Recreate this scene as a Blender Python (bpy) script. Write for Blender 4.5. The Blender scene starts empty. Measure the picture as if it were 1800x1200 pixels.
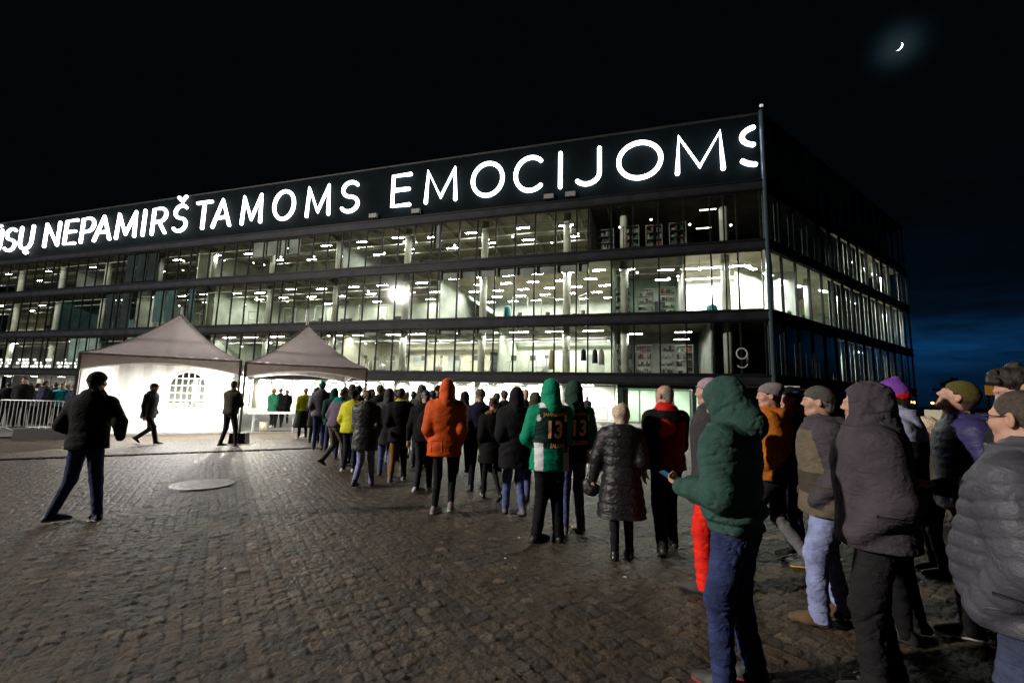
import bpy, math, random
import numpy as np
from mathutils import Matrix, Vector
from mathutils.bvhtree import BVHTree
random.seed(7)
scene = bpy.context.scene
COL = scene.collection
# ------------------------------------------------------------------ camera
FPX, PITCH, ROLL, EYE = 774.82, 0.1228, 0.0249, 1.65      # focal length in pixels of an 1800 px wide frame
cp, sp, cr, sr = math.cos(PITCH), math.sin(PITCH), math.cos(ROLL), math.sin(ROLL)
_F = np.array([0, cp, sp]); _U0 = np.array([0, -sp, cp]); _X0 = np.array([1., 0, 0])
_X = cr*_X0 + sr*_U0; _U = -sr*_X0 + cr*_U0
cd = bpy.data.cameras.new('camera'); cam = bpy.data.objects.new('camera', cd); COL.objects.link(cam)
cd.sensor_width = 36; cd.sensor_fit = 'HORIZONTAL'; cd.lens = 36*FPX/1800; cd.clip_end = 3000; cd.clip_start = .05
M = Matrix.Identity(4)
for i in range(3):
    M[i][0] = _X[i]; M[i][1] = _U[i]; M[i][2] = -_F[i]
M[2][3] = EYE
cam.matrix_world = M
scene.camera = cam
def ray(px, py): return (px-900)/FPX*_X - (py-600)/FPX*_U + _F
def ground_at(px, py, z=0.0):
    d = ray(px, py); t = (z-EYE)/d[2]; return d[0]*t, d[1]*t
# ------------------------------------------------------------------ view
vs = scene.view_settings
scene.display_settings.display_device = 'sRGB'
vs.view_transform = 'Standard'; vs.look = 'None'; vs.gamma = 1; vs.exposure = 0.0; vs.use_curve_mapping = False
scene.render.engine = 'CYCLES'
cy = scene.cycles
cy.max_bounces = 7; cy.diffuse_bounces = 3; cy.glossy_bounces = 3; cy.transmission_bounces = 4; cy.transparent_max_bounces = 16
cy.sample_clamp_indirect = 3.0; cy.sample_clamp_direct = 0; cy.use_denoising = True; cy.caustics_reflective = False; cy.caustics_refractive = False
cy.use_light_tree = True
# ------------------------------------------------------------------ world: night sky with torn cloud
w = bpy.data.worlds.new("World"); scene.world = w; w.use_nodes = True
nt = w.node_tree; nt.nodes.clear()
def N(nt, t, **k):
    n = nt.nodes.new(t)
    for a, b in k.items(): setattr(n, a, b)
    return n
def ramp(nt, fac, stops, interp='LINEAR'):
    r = N(nt, 'ShaderNodeValToRGB'); r.color_ramp.interpolation = interp
    el = r.color_ramp.elements
    while len(el) < len(stops): el.new(0.5)
    for e, (p, c) in zip(el, stops):
        e.position = p; e.color = (c, c, c, 1) if isinstance(c, (int, float)) else (*c, 1)
    nt.links.new(fac, r.inputs[0]); return r.outputs[0]
def mth(nt, op, a, b=None, c=None, clamp=False):
    n = N(nt, 'ShaderNodeMath', operation=op); n.use_clamp = clamp
    for i, v in enumerate((a, b, c)):
        if v is None: continue
        if isinstance(v, (int, float)): n.inputs[i].default_value = v
        else: nt.links.new(v, n.inputs[i])
    return n.outputs[0]
def mixc(nt, fac, a, b, mode='MIX'):
    n = N(nt, 'ShaderNodeMix', data_type='RGBA', blend_type=mode)
    for s, v in ((n.inputs[0], fac), (n.inputs[6], a), (n.inputs[7], b)):
        if isinstance(v, (int, float)): s.default_value = v
        elif isinstance(v, tuple): s.default_value = (*v, 1)
        else: nt.links.new(v, s)
    return n.outputs[2]
tc = N(nt, 'ShaderNodeTexCoord'); sep = N(nt, 'ShaderNodeSeparateXYZ'); nt.links.new(tc.outputs['Generated'], sep.inputs[0])
mp = N(nt, 'ShaderNodeMapping'); mp.inputs['Scale'].default_value = (1.6, 1.6, 9); mp.inputs['Location'].default_value = (.37, .1, .55)
nt.links.new(tc.outputs['Generated'], mp.inputs[0])
nz = N(nt, 'ShaderNodeTexNoise'); nz.inputs['Scale'].default_value = 1.5; nz.inputs['Detail'].default_value = 7; nz.inputs['Roughness'].default_value = .55
nt.links.new(mp.outputs[0], nz.inputs[0])
z = sep.outputs[2]
band = mth(nt, 'MULTIPLY', ramp(nt, z, [(0.0, .12), (.05, .30), (.085, 1), (.115, .8), (.150, .12), (.22, .03), (.4, 0)]), ramp(nt, nz.outputs[0], [(.36, .05), (.54, 1)]))
east = mth(nt, 'MULTIPLY', ramp(nt, mth(nt, 'MULTIPLY_ADD', sep.outputs[0], .5, .5), [(.70, .0), (.84, 1)]), ramp(nt, sep.outputs[1], [(.15, 0), (.4, 1)]))
band = mth(nt, 'MULTIPLY', band, east)
col = mixc(nt, band, (.0007, .0016, .0022), (.0035, .042, .130))
# thin cloud lit around the moon
_md = ray(1579, 82); _md = _md/np.linalg.norm(_md)
dt = N(nt, 'ShaderNodeVectorMath', operation='DOT_PRODUCT'); nt.links.new(tc.outputs['Generated'], dt.inputs[0]); dt.inputs[1].default_value = tuple(_md)
halo = mth(nt, 'MULTIPLY', mth(nt, 'POWER', mth(nt, 'MAXIMUM', dt.outputs['Value'], 0.0), 3800), ramp(nt, nz.outputs[0], [(.3, .35), (.6, 1)]))
hc = mixc(nt, halo, (0, 0, 0), (.016, .030, .038))
col = mixc(nt, 1.0, col, hc, 'ADD')
bg = N(nt, 'ShaderNodeBackground'); wo = N(nt, 'ShaderNodeOutputWorld')
nt.links.new(col, bg.inputs[0]); bg.inputs[1].default_value = 1.0; nt.links.new(bg.outputs[0], wo.inputs[0])
# ------------------------------------------------------------------ the low floodlight left of the plaza
def lamp(name, kind, loc, power, color=(1, 1, 1), size=.3, rot=None, **k):
    l = bpy.data.lights.new(name, kind); l.energy = power; l.color = color
    if kind in ('POINT', 'SPOT'): l.shadow_soft_size = size
    for a, b in k.items(): setattr(l, a, b)
    o = bpy.data.objects.new(name, l); COL.objects.link(o); o.location = loc
    if rot: o.rotation_euler = rot
    return o
def aim(o, tgt):
    o.rotation_euler = (Vector(tgt)-o.location).to_track_quat('-Z', 'Y').to_euler()
key = lamp('floodlight_glow', 'POINT', (-61.0, -10.3, 24.5), 185000, (1.0, .93, .84), 1.1)
# ------------------------------------------------------------------ materials
MATS = {}
def mat(name, color, rough=.7, metal=0, emit=None, estr=0, noise=None, bump=None, spec=.5, trans=None, sheen=0, coat=0):
    """noise=(scale, amount) tone variation; bump=(scale, strength, distance)"""
    if name in MATS: return MATS[name]
    m = bpy.data.materials.new(name); m.use_nodes = True; t = m.node_tree; b = t.nodes['Principled BSDF']
    b.inputs['Base Color'].default_value = (*color, 1); b.inputs['Roughness'].default_value = rough; b.inputs['Metallic'].default_value = metal
    b.inputs['Specular IOR Level'].default_value = spec
    if sheen: b.inputs['Sheen Weight'].default_value = sheen
    if coat: b.inputs['Coat Weight'].default_value = coat
    if emit: b.inputs['Emission Color'].default_value = (*emit, 1); b.inputs['Emission Strength'].default_value = estr
    if trans: b.inputs['Transmission Weight'].default_value = trans
    if noise or bump:
        tc = N(t, 'ShaderNodeTexCoord')
    if noise:
        n = N(t, 'ShaderNodeTexNoise'); n.inputs['Scale'].default_value = noise[0]; n.inputs['Detail'].default_value = 5; t.links.new(tc.outputs['Object'], n.inputs[0])
        a = noise[1]
        f = ramp(t, n.outputs[0], [(.3, 1-a), (.7, 1+a)])
        t.links.new(mixc(t, 1.0, tuple(color), f, 'MULTIPLY'), b.inputs['Base Color'])
    if bump:
        n2 = N(t, 'ShaderNodeTexNoise'); n2.inputs['Scale'].default_value = bump[0]; n2.inputs['Detail'].default_value = 6; t.links.new(tc.outputs['Object'], n2.inputs[0])
        bp = N(t, 'ShaderNodeBump'); bp.inputs['Strength'].default_value = bump[1]; bp.inputs['Distance'].default_value = bump[2]
        t.links.new(n2.outputs[0], bp.inputs['Height']); t.links.new(bp.outputs[0], b.inputs['Normal'])
    MATS[name] = m; return m
def emis(name, color, strength):
    if name in MATS: return MATS[name]
    m = bpy.data.materials.new(name); m.use_nodes = True; t = m.node_tree; t.nodes.clear()
    e = N(t, 'ShaderNodeEmission'); e.inputs[0].default_value = (*color, 1); e.inputs[1].default_value = strength
    o = N(t, 'ShaderNodeOutputMaterial'); t.links.new(e.outputs[0], o.inputs[0]); MATS[name] = m
    m.cycles.emission_sampling = 'FRONT' if name.startswith('tube_light') else ('NONE' if name in ('led_white', 'pendant_bulb', 'honeycomb_glow', 'moonlight', 'sodium', 'phone_screen', 'tent_tube', 'work_lamp_lens') else 'AUTO')
    return m
def glassmat(name, tint=(.86, .93, .89), rough=.04, boost=1.0, streak=True):
    m = bpy.data.materials.new(name); m.use_nodes = True; t = m.node_tree; t.nodes.clear()
    tr = N(t, 'ShaderNodeBsdfTransparent'); gl = N(t, 'ShaderNodeBsdfGlossy'); gl.inputs['Roughness'].default_value = rough
    if streak:
        tcn = N(t, 'ShaderNodeTexCoord'); n = N(t, 'ShaderNodeTexNoise'); n.inputs['Scale'].default_value = .9; n.inputs['Detail'].default_value = 6
        t.links.new(tcn.outputs['Object'], n.inputs[0])
        dk = tuple(v*.72 for v in tint)
        t.links.new(mixc(t, ramp(t, n.outputs[0], [(.35, 0), (.6, 1)]), dk, tint), tr.inputs[0])
    else: tr.inputs[0].default_value = (*tint, 1)
    gl.inputs[0].default_value = (boost, boost, boost, 1)
    fr = N(t, 'ShaderNodeFresnel'); fr.inputs[0].default_value = 1.5
    mx = N(t, 'ShaderNodeMixShader'); t.links.new(mth(t, 'MINIMUM', fr.outputs[0], .22), mx.inputs[0]); t.links.new(tr.outputs[0], mx.inputs[1]); t.links.new(gl.outputs[0], mx.inputs[2])
    o = N(t, 'ShaderNodeOutputMaterial'); t.links.new(mx.outputs[0], o.inputs[0]); MATS[name] = m; return m
# ------------------------------------------------------------------ object helpers
def tag(o, label=None, cat=None, group=None, kind=None):
    if label: o['label'] = label
    if cat: o['category'] = cat
    if group: o['group'] = group
    if kind: o['kind'] = kind
    return o
def empty(name, loc=(0, 0, 0), rz=0, **k):
    o = bpy.data.objects.new(name, None); COL.objects.link(o); o.location = loc; o.rotation_euler = (0, 0, rz); o.empty_display_size = .2
    return tag(o, **k)
def copy_tree(o, parent=None):
    c = o.copy(); COL.objects.link(c)
    if parent is not None: c.parent = parent
    for ch in [x for x in o.children]: copy_tree(ch, c)
    return c
class MB:
    def __init__(s): s.v = []; s.f = []; s.m = []
    def add(s, vs, fs, mi=0):
        n = len(s.v); s.v += [tuple(map(float, v)) for v in vs]; s.f += [tuple(i+n for i in f) for f in fs]; s.m += [mi]*len(fs); return s
    def hexa(s, p, mi=0):   # 8 points: bottom loop 4, top loop 4
        return s.add(p, [(3, 2, 1, 0), (4, 5, 6, 7), (0, 1, 5, 4), (1, 2, 6, 5), (2, 3, 7, 6), (3, 0, 4, 7)], mi)
    def box(s, x0, x1, y0, y1, z0, z1, mi=0, T=None):
        p = [(x0, y0, z0), (x1, y0, z0), (x1, y1, z0), (x0, y1, z0), (x0, y0, z1), (x1, y0, z1), (x1, y1, z1), (x0, y1, z1)]
        if T: p = [T(*q) for q in p]
        return s.hexa(p, mi)
    def tube(s, pts, r, seg=8, mi=0, caps=True, closed=False):
        pts = [Vector(p) for p in pts]; n = len(pts); rr = r if isinstance(r, (list, tuple)) else [r]*n
        rings = []; up0 = None
        for i, p in enumerate(pts):
            a = pts[i-1] if (i > 0 or closed) else p; b = pts[(i+1) % n] if (i < n-1 or closed) else p
            d = (b-a).normalized() if (b-a).length > 1e-9 else Vector((0, 0, 1))
            if up0 is None: up0 = d.orthogonal().normalized()
            u = up0-d*up0.dot(d)
            u = u.normalized() if u.length > 1e-5 else d.orthogonal().normalized()
            up0 = u; v = d.cross(u)
            rings.append([p+(u*math.cos(2*math.pi*k/seg)+v*math.sin(2*math.pi*k/seg))*rr[i] for k in range(seg)])
        vs = [q for ring in rings for q in ring]; fs = []
        for i in range(n if closed else n-1):
            j = (i+1) % n
            for k in range(seg):
                k2 = (k+1) % seg; fs.append((i*seg+k, i*seg+k2, j*seg+k2, j*seg+k))
        if caps and not closed:
            fs.append(tuple(range(seg-1, -1, -1))); fs.append(tuple((n-1)*seg+k for k in range(seg)))
        return s.add(vs, fs, mi)
    def ball(s, c, r, seg=10, rings=6, mi=0):
        rx, ry, rz = r if isinstance(r, (tuple, list)) else (r, r, r)
        vs = [(c[0], c[1], c[2]-rz)]
        for i in range(1, rings):
            a = -math.pi/2+math.pi*i/rings
            for k in range(seg):
                b = 2*math.pi*k/seg; vs.append((c[0]+rx*math.cos(a)*math.cos(b), c[1]+ry*math.cos(a)*math.sin(b), c[2]+rz*math.sin(a)))
        vs.append((c[0], c[1], c[2]+rz)); fs = [(0, 1+(k+1) % seg, 1+k) for k in range(seg)]
        for i in range(rings-2):
            for k in range(seg):
                k2 = (k+1) % seg; a = 1+i*seg; fs.append((a+k, a+k2, a+seg+k2, a+seg+k))
        L = len(vs)-1; a = 1+(rings-2)*seg; fs += [(a+k, a+(k+1) % seg, L) for k in range(seg)]
        return s.add(vs, fs, mi)
    def build(s, name, mats, parent=None, smooth=False, **k):
        me = bpy.data.meshes.new(name); me.from_pydata(s.v, [], s.f)
        if not isinstance(mats, (list, tuple)): mats = [mats]
        for m in mats: me.materials.append(m)
        if len(mats) > 1: me.polygons.foreach_set('material_index', s.m)
        if smooth: me.polygons.foreach_set('use_smooth', [True]*len(s.f))
        me.update(); o = bpy.data.objects.new(name, me); COL.objects.link(o)
        if parent is not None: o.parent = parent
        return tag(o, **k)
# ------------------------------------------------------------------ ground: one displaced sheet of setts
rng = np.random.default_rng(3)
_waves = [(rng.normal(size=3), rng.uniform(0, 6.28)) for _ in range(10)]
def hashf(a, b=0.0):
    v = np.sin(a*127.1+b*311.7+.5)*43758.5453
    return v-np.floor(v)
def vnoise(x, y):
    xi, yi = np.floor(x), np.floor(y); fx, fy = x-xi, y-yi
    fx = fx*fx*(3-2*fx); fy = fy*fy*(3-2*fy)
    a = hashf(xi, yi); b = hashf(xi+1, yi); c = hashf(xi, yi+1); d = hashf(xi+1, yi+1)
    return a+(b-a)*fx+(c-a)*fy+(a-b-c+d)*fx*fy
def cobble(x, y):
    ax, ay = .555, -.832                       # rows run this way
    u = x*(-ay)+y*ax + .028*np.sin(y*.55+x*.2) + .030*(vnoise(x*2.6, y*2.6)-.5); v = x*ax+y*ay + .02*(vnoise(x*3+9, y*3)-.5)
    W = .112; row = np.floor(u/W); fu = u/W-row
    L = .105+.05*hashf(row, 3.0); v2 = v+hashf(row, 7.0)*.9; cell = np.floor(v2/L); fv = v2/L-cell
    fu2 = fu; eu = np.minimum(fu2, 1-fu2)*W; ev = np.minimum(fv, 1-fv)*L
    wob = .011*(vnoise(x*20, y*20)-.5)
    e = np.minimum(eu, ev)+wob
    # rounded corners
    cx = np.maximum(.03-eu, 0); cy_ = np.maximum(.03-ev, 0); e = np.minimum(e, .03-np.sqrt(cx*cx+cy_*cy_)+wob)
    s = np.clip((e-.0005)/.009, 0, 1); s = s*s*(3-2*s)
    hid = hashf(row, cell); t1 = hashf(cell, row+5)-.5; t2 = hashf(cell+11, row)-.5
    h = s*(.009+.007*(hid-.5)+t1*(fu-.5)*.016+t2*(fv-.5)*.016)+.007*(vnoise(x*14, y*14)-.5)*s+.013*(np.abs(vnoise(x*24+3, y*30)-.5)-.25)*s+.009*(vnoise(x*55, y*60)-.5)*s
    joint = 1-np.clip((e-.0005)/.006, 0, 1)
    return h, .75*hid+.25*hashf(cell, row+2), joint
rows = [-1.2]
while rows[-1] < 260:
    y = rows[-1]; rows.append(y+max(.0085, .0036*(abs(y)+.6))*(1 if y < 14 else (1+(y-14)*.10)))
rows = np.array(rows); NC = 1400
tt = np.linspace(-1, 1, NC); cc = tt
X = cc[None, :]*(1.62*(rows[:, None]+2.2)+.3); Y = np.repeat(rows[:, None], NC, 1)
H, tone, joint = cobble(X, Y)
fade = np.clip(1-(np.hypot(X, Y)-16)/14, 0, 1)
Z = H*fade - .012*0 + .012*(1-fade) + .035*(vnoise(X*.35, Y*.35)-.5)*np.clip(1-np.hypot(X, Y)/22, .0, 1)
nr = len(rows)
me = bpy.data.meshes.new('plaza_ground'); nv = nr*NC
me.vertices.add(nv); me.vertices.foreach_set('co', np.stack([X, Y, Z-.012], -1).astype(np.float32).ravel())
ii = (np.arange(nr-1)[:, None]*NC+np.arange(NC-1)[None, :]).ravel()
q = np.stack([ii, ii+1, ii+NC+1, ii+NC], -1).astype(np.int32)
me.loops.add(q.size); me.loops.foreach_set('vertex_index', q.ravel()); me.polygons.add(len(q))
me.polygons.foreach_set('loop_start', np.arange(0, q.size, 4, dtype=np.int32)); me.polygons.foreach_set('use_smooth', np.ones(len(q), bool))
me.update(calc_edges=True)
at = me.attributes.new('stone_tone', 'FLOAT', 'POINT'); at.data.foreach_set('value', tone.astype(np.float32).ravel())
at = me.attributes.new('stone_joint', 'FLOAT', 'POINT'); at.data.foreach_set('value', joint.astype(np.float32).ravel())
gm = bpy.data.materials.new('granite_setts'); gm.use_nodes = True; t = gm.node_tree; b = t.nodes['Principled BSDF']
a1 = N(t, 'ShaderNodeAttribute', attribute_name='stone_tone'); a2 = N(t, 'ShaderNodeAttribute', attribute_name='stone_joint'); tcg = N(t, 'ShaderNodeTexCoord')
n1 = N(t, 'ShaderNodeTexNoise'); n1.inputs['Scale'].default_value = .6; n1.inputs['Detail'].default_value = 6; t.links.new(tcg.outputs['Object'], n1.inputs[0])
n2 = N(t, 'ShaderNodeTexNoise'); n2.inputs['Scale'].default_value = 55; n2.inputs['Detail'].default_value = 6; n2.inputs['Roughness'].default_value = .7; t.links.new(tcg.outputs['Object'], n2.inputs[0])
c = ramp(t, a1.outputs['Fac'], [(0, (.022, .016, .011)), (.25, (.062, .047, .031)), (.5, (.098, .066, .040)), (.72, (.048, .043, .035)), (1, (.180, .134, .086))])
c = mixc(t, 1.0, c, ramp(t, n2.outputs[0], [(.32, .25), (.68, 1.95)]), 'MULTIPLY')
c = mixc(t, 1.0, c, ramp(t, n1.outputs[0], [(.3, .62), (.7, 1.3)]), 'MULTIPLY')
jn = N(t, 'ShaderNodeTexNoise'); jn.inputs['Scale'].default_value = 1.7; jn.inputs['Detail'].default_value = 4; t.links.new(tcg.outputs['Object'], jn.inputs[0])
jc = mixc(t, ramp(t, jn.outputs[0], [(.45, 0), (.62, 1)]), (.010, .008, .006), (.085, .080, .022))
c = mixc(t, mth(t, 'MULTIPLY', a2.outputs['Fac'], .85), c, jc)
t.links.new(c, b.inputs['Base Color']); t.links.new(ramp(t, n2.outputs[0], [(.3, .30), (.7, .62)]), b.inputs['Roughness'])
bp = N(t, 'ShaderNodeBump'); bp.inputs['Strength'].default_value = 1.0; bp.inputs['Distance'].default_value = .022; n2b = N(t, 'ShaderNodeTexNoise'); n2b.inputs['Scale'].default_value = 38; n2b.inputs['Detail'].default_value = 9; n2b.inputs['Roughness'].default_value = .72; t.links.new(tcg.outputs['Object'], n2b.inputs[0]); t.links.new(n2b.outputs[0], bp.inputs['Height'])
n3 = N(t, 'ShaderNodeTexVoronoi'); n3.inputs['Scale'].default_value = 7.5; t.links.new(tcg.outputs['Object'], n3.inputs[0])
t.links.new(bp.outputs[0], b.inputs['Normal']); b.inputs['Specular IOR Level'].default_value = .42
me.materials.append(gm)
go = bpy.data.objects.new('ground', me); COL.objects.link(go); tag(go, kind='structure')
# wide plain apron below and around it
mb = MB(); mb.add([(-900, -400, -.06), (900, -400, -.06), (900, 1500, -.06), (-900, 1500, -.06)], [(0, 1, 2, 3)])
mb.build('terrain', mat('far_ground', (.05, .05, .045), .9, noise=(.3, .3)), kind='structure')
# smooth asphalt lane in front of the left wing, with a kerb
asphalt = mat('lane_asphalt', (.115, .115, .105), .85, noise=(6, .25), bump=(60, .5, .01))
e0 = Vector((-19.5, 11.2)); e1 = Vector((-6.9, 18.6)); dr = (e1-e0).normalized(); nn = Vector((-dr.y, dr.x))
mb = MB(); P = [e0-dr*25, e1+dr*3.5, e1+dr*3.5+nn*14, e0-dr*25+nn*24]
mb.add([(p.x, p.y, .022) for p in P], [(0, 1, 2, 3)]); mb.build('lane', asphalt, kind='structure')
mb = MB(); a, b2 = P[0], P[1]
mb.hexa([(a.x, a.y, -.02), (b2.x, b2.y, -.02), (b2.x-nn.x*-.14, b2.y-nn.y*-.14, -.02), (a.x+nn.x*.14, a.y+nn.y*.14, -.02), (a.x, a.y, .05), (b2.x, b2.y, .05), (b2.x+nn.x*.14, b2.y+nn.y*.14, .05), (a.x+nn.x*.14, a.y+nn.y*.14, .05)])
mb.build('kerb', mat('kerb_stone', (.19, .185, .17), .85, noise=(8, .2)), kind='structure')
# drainage channel across the setts
p0 = Vector((-15.5, 7.1)); p1 = Vector((-5.3, 13.35)); d = (p1-p0).normalized(); n_ = Vector((-d.y, d.x))
mb = MB(); K = 60
for k in range(K):
    for side, (o0, o1, zt, mi) in enumerate(((-.085, -.06, .022, 0), (-.06, .06, .016, 1), (.06, .085, .022, 0))):
        a = p0+(p1-p0)*(k/K); c_ = p0+(p1-p0)*((k+.93)/K)
        zb = -.05; q = [a+n_*o0, c_+n_*o0, c_+n_*o1, a+n_*o1]
        mb.hexa([(v.x, v.y, zb) for v in q]+[(v.x, v.y, zt) for v in q], mi)
mb.build('drain_channel', [mat('drain_rim', (.03, .03, .03), .6, .6), mat('drain_slot', (.006, .006, .006), .8)], label='long dark drainage channel cut across the stone setts in front of the tents', cat='drain')
# manhole
mx, my = -5.27, 7.86
mh = empty('manhole_cover', (mx, my, 0), label='round pale metal manhole cover set in the stone setts', cat='manhole cover')
mb = MB(); R_ = .47
def disc(mb, r0, r1, z0, z1, mi=0, seg=48):
    vs = []; fs = []
    for k in range(seg):
        a = 2*math.pi*k/seg; c_, s_ = math.cos(a), math.sin(a)
        vs += [(r0*c_, r0*s_, z1), (r1*c_, r1*s_, z1), (r1*c_, r1*s_, z0)]
    for k in range(seg):
        k2 = (k+1) % seg; fs += [(3*k, 3*k+1, 3*k2+1, 3*k2), (3*k+1, 3*k+2, 3*k2+2, 3*k2+1)]
    mb.add(vs, fs, mi)
iron = mat('cover_steel', (.42, .41, .40), .5, .3, noise=(9, .35), bump=(70, .5, .004))
disc(mb, .41, .47, -.03, .016); mb.build('rim', iron, mh)
mb = MB(); disc(mb, 0.0, .40, -.03, .012)
for i in range(-5, 6):
    for j in range(-5, 6):
        if i*i+j*j < 27: mb.box(i*.065-.013, i*.065+.013, j*.065-.013, j*.065+.013, .005, .016)
mb.build('lid', iron, mh)
# moon
md = _md; mo = MB(); D_ = 1500.0; rad = D_*5.6/FPX/np.linalg.norm(ray(1579, 82))*1.15
SEG = 24
rt_ = np.cross(md, (0, 0, 1)); rt_ /= np.linalg.norm(rt_); up_ = np.cross(rt_, md)
a0 = math.radians(-38)   # direction of the lit limb
pts = []
for k in range(SEG+1):
    a = -math.pi*.47+math.pi*.94*k/SEG
    for rr, dd in ((rad, 0), (rad*(.62 if True else 1), rad*.30)):
        pass
outer = [(rad*math.cos(-math.pi/2*.98+math.pi*.98*k/SEG), rad*math.sin(-math.pi/2*.98+math.pi*.98*k/SEG)) for k in range(SEG+1)]
inner = [(x*.62, y) for x, y in outer]
def tow(x, y, dz=0):
    c_, s_ = math.cos(a0), math.sin(a0); X_ = x*c_-y*s_; Y_ = x*s_+y*c_
    return tuple(np.array([0, 0, EYE])+md*(D_+dz)+rt_*X_+up_*Y_)
vs = [tow(*p) for p in outer]+[tow(*p) for p in inner]+[tow(*p, dz=rad*.4) for p in outer]
n = SEG+1; fs = [(k, k+1, n+k+1, n+k) for k in range(SEG)]+[(k, k+1, 2*n+k+1, 2*n+k) for k in range(SEG)]
mo.add(vs, fs); mo.build('moon', emis('moonlight', (.92, .96, 1.0), 5), label='thin white crescent moon alone in the black night sky', cat='moon')
# ================================================================== BUILDING
C0 = np.array([16.09, 27.10])
D1 = np.array([math.sin(-1.2733), math.cos(-1.2733)]); N1 = np.array([D1[1], -D1[0]]); N1 = N1 if N1[1] < 0 else -N1      # outward
D2 = np.array([math.sin(.9477), math.cos(.9477)]); N2 = np.array([D2[1], -D2[0]]); N2 = N2 if N2[1] < 0 else -N2
def FW(s, d, z): p = C0+D1*s-N1*d; return (p[0], p[1], z)          # front wing: s along the facade from the corner, d depth inward
def SW(s, d, z): p = C0+D2*s-N2*d; return (p[0], p[1], z)          # side wing
LV = [3.32, 7.42, 12.0, 16.0, 20.67]; BAND = .72; LEN1 = 96; LEN2 = 31.2; DEP = 13
bld = empty('glass_building', (C0[0], C0[1], 0), label='long dark glass office building with lit storeys behind the queue', cat='building')
def lp(mb):     # move world-space verts into the building's own frame
    mb.v = [(x-C0[0], y-C0[1], z) for x, y, z in mb.v]; return mb
def bpart(mb, name, mats, parent=None, **k): return lp(mb).build(name, mats, parent or bld, **k)
steel_dk = mat('dark_steel', (.006, .007, .008), .55, .1, noise=(2, .3), spec=.2)
bandm = mat('band_cladding', (.016, .017, .023), .6, .1, noise=(1.1, .45), bump=(9, .4, .02), spec=.2)
slabm = mat('concrete_slab', (.30, .30, .285), .85, noise=(1.5, .15))
ceilm = mat('ceiling_grey', (.22, .20, .155), .8, noise=(.6, .3))
floorm = mat('interior_floor', (.26, .25, .23), .5, noise=(1, .2))
colm = mat('column_concrete', (.56, .57, .50), .7, noise=(2, .12))
wallm = {'pale': mat('wall_pale', (.66, .72, .60), .8, noise=(.35, .22)), 'grey': mat('wall_grey', (.42, .45, .41), .8, noise=(.5, .3)), 'dark': mat('wall_dark', (.035, .04, .04), .7, noise=(.6, .5)),
         'white': mat('wall_white', (.8, .8, .78), .8), 'cream': mat('wall_cream', (.70, .68, .52), .8, noise=(.4, .2)), 'green': mat('wall_green', (.36, .46, .36), .8, noise=(.5, .2)), 'teal': mat('wall_teal', (.10, .20, .22), .8, noise=(.5, .4))}
def slab_poly(mb, z0, z1, inset=.30, mi=0):
    pts = [FW(0, 0, 0), FW(LEN1, 0, 0), FW(LEN1, DEP, 0), FW(6.5, DEP, 0), SW(LEN2, DEP, 0), SW(LEN2, 0, 0)]
    pts = [FW(inset*.2, inset, 0), FW(LEN1-.3, inset, 0), FW(LEN1-.3, DEP, 0), FW(-6.5, DEP, 0), SW(LEN2-.3, DEP, 0), SW(LEN2-.3, inset, 0)]
    n = len(pts); v = [(p[0], p[1], z0) for p in pts]+[(p[0], p[1], z1) for p in pts]
    f = [tuple(range(n-1, -1, -1)), tuple(range(n, 2*n))]+[(i, (i+1) % n, n+(i+1) % n, n+i) for i in range(n)]
    mb.add(v, f, mi)
for i, z in enumerate(LV[:4]):
    mb = MB(); slab_poly(mb, z-.42, z-.03); bpart(mb, 'floor_slab', [ceilm])
mb = MB(); slab_poly(mb, 20.1, 20.45); bpart(mb, 'roof', [steel_dk])
# bands (spandrels) at each level, front and side
for i, z in enumerate(LV[:4]):
    mb = MB()
    mb.box(0.12, LEN1, -.10, .28, z-BAND+.14, z-.12, 0, FW); mb.box(0.12, LEN1, -.17, .02, z-.12, z, 1, FW); mb.box(.12, LEN1, -.17, .02, z-BAND, z-BAND+.14, 1, FW)
    bpart(mb, 'front_band', [bandm, steel_dk])
    mb = MB(); mb.box(0.12, LEN2, -.10, .28, z-BAND+.14, z-.12, 0, SW); mb.box(.12, LEN2, -.17, .02, z-.12, z, 1, SW); mb.box(.12, LEN2, -.17, .02, z-BAND, z-BAND+.14, 1, SW)
    bpart(mb, 'side_band', [steel_dk, steel_dk])
# sign wall and parapet
signm = mat('sign_mesh_panel', (.0016, .0042, .0060), .8, 0, noise=(.8, .3), spec=.06)
mb = MB(); mb.box(.12, LEN1, .0, .25, 16.0, 20.55, 0, FW)
mb.box(.12, LEN1, -.10, .3, 20.55, 20.67, 1, FW)
bpart(mb, 'sign_wall', [signm, mat('panel_joint', (.010, .011, .012), .6)])
mb = MB(); mb.box(.12, LEN2, -.10, .3, 20.45, 20.67, 0, SW); bpart(mb, 'side_parapet', steel_dk)
# corner post and far corner edge
mb = MB(); P = C0; q = []
def pole(mb, c, r, z0, z1, seg=10, mi=0): mb.tube([(c[0], c[1], z0), (c[0], c[1], z1)], r, seg, mi)
pole(mb, C0-(N1+N2)*-.02, .14, 0, 20.8); bpart(mb, 'corner_post', mat('post_blue_steel', (.07, .10, .13), .4, .5))
mb = MB(); pole(mb, C0+D2*LEN2, .09, 0, 20.7); bpart(mb, 'edge_post', mat('edge_trim', (.55, .55, .52), .5, .3))
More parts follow.
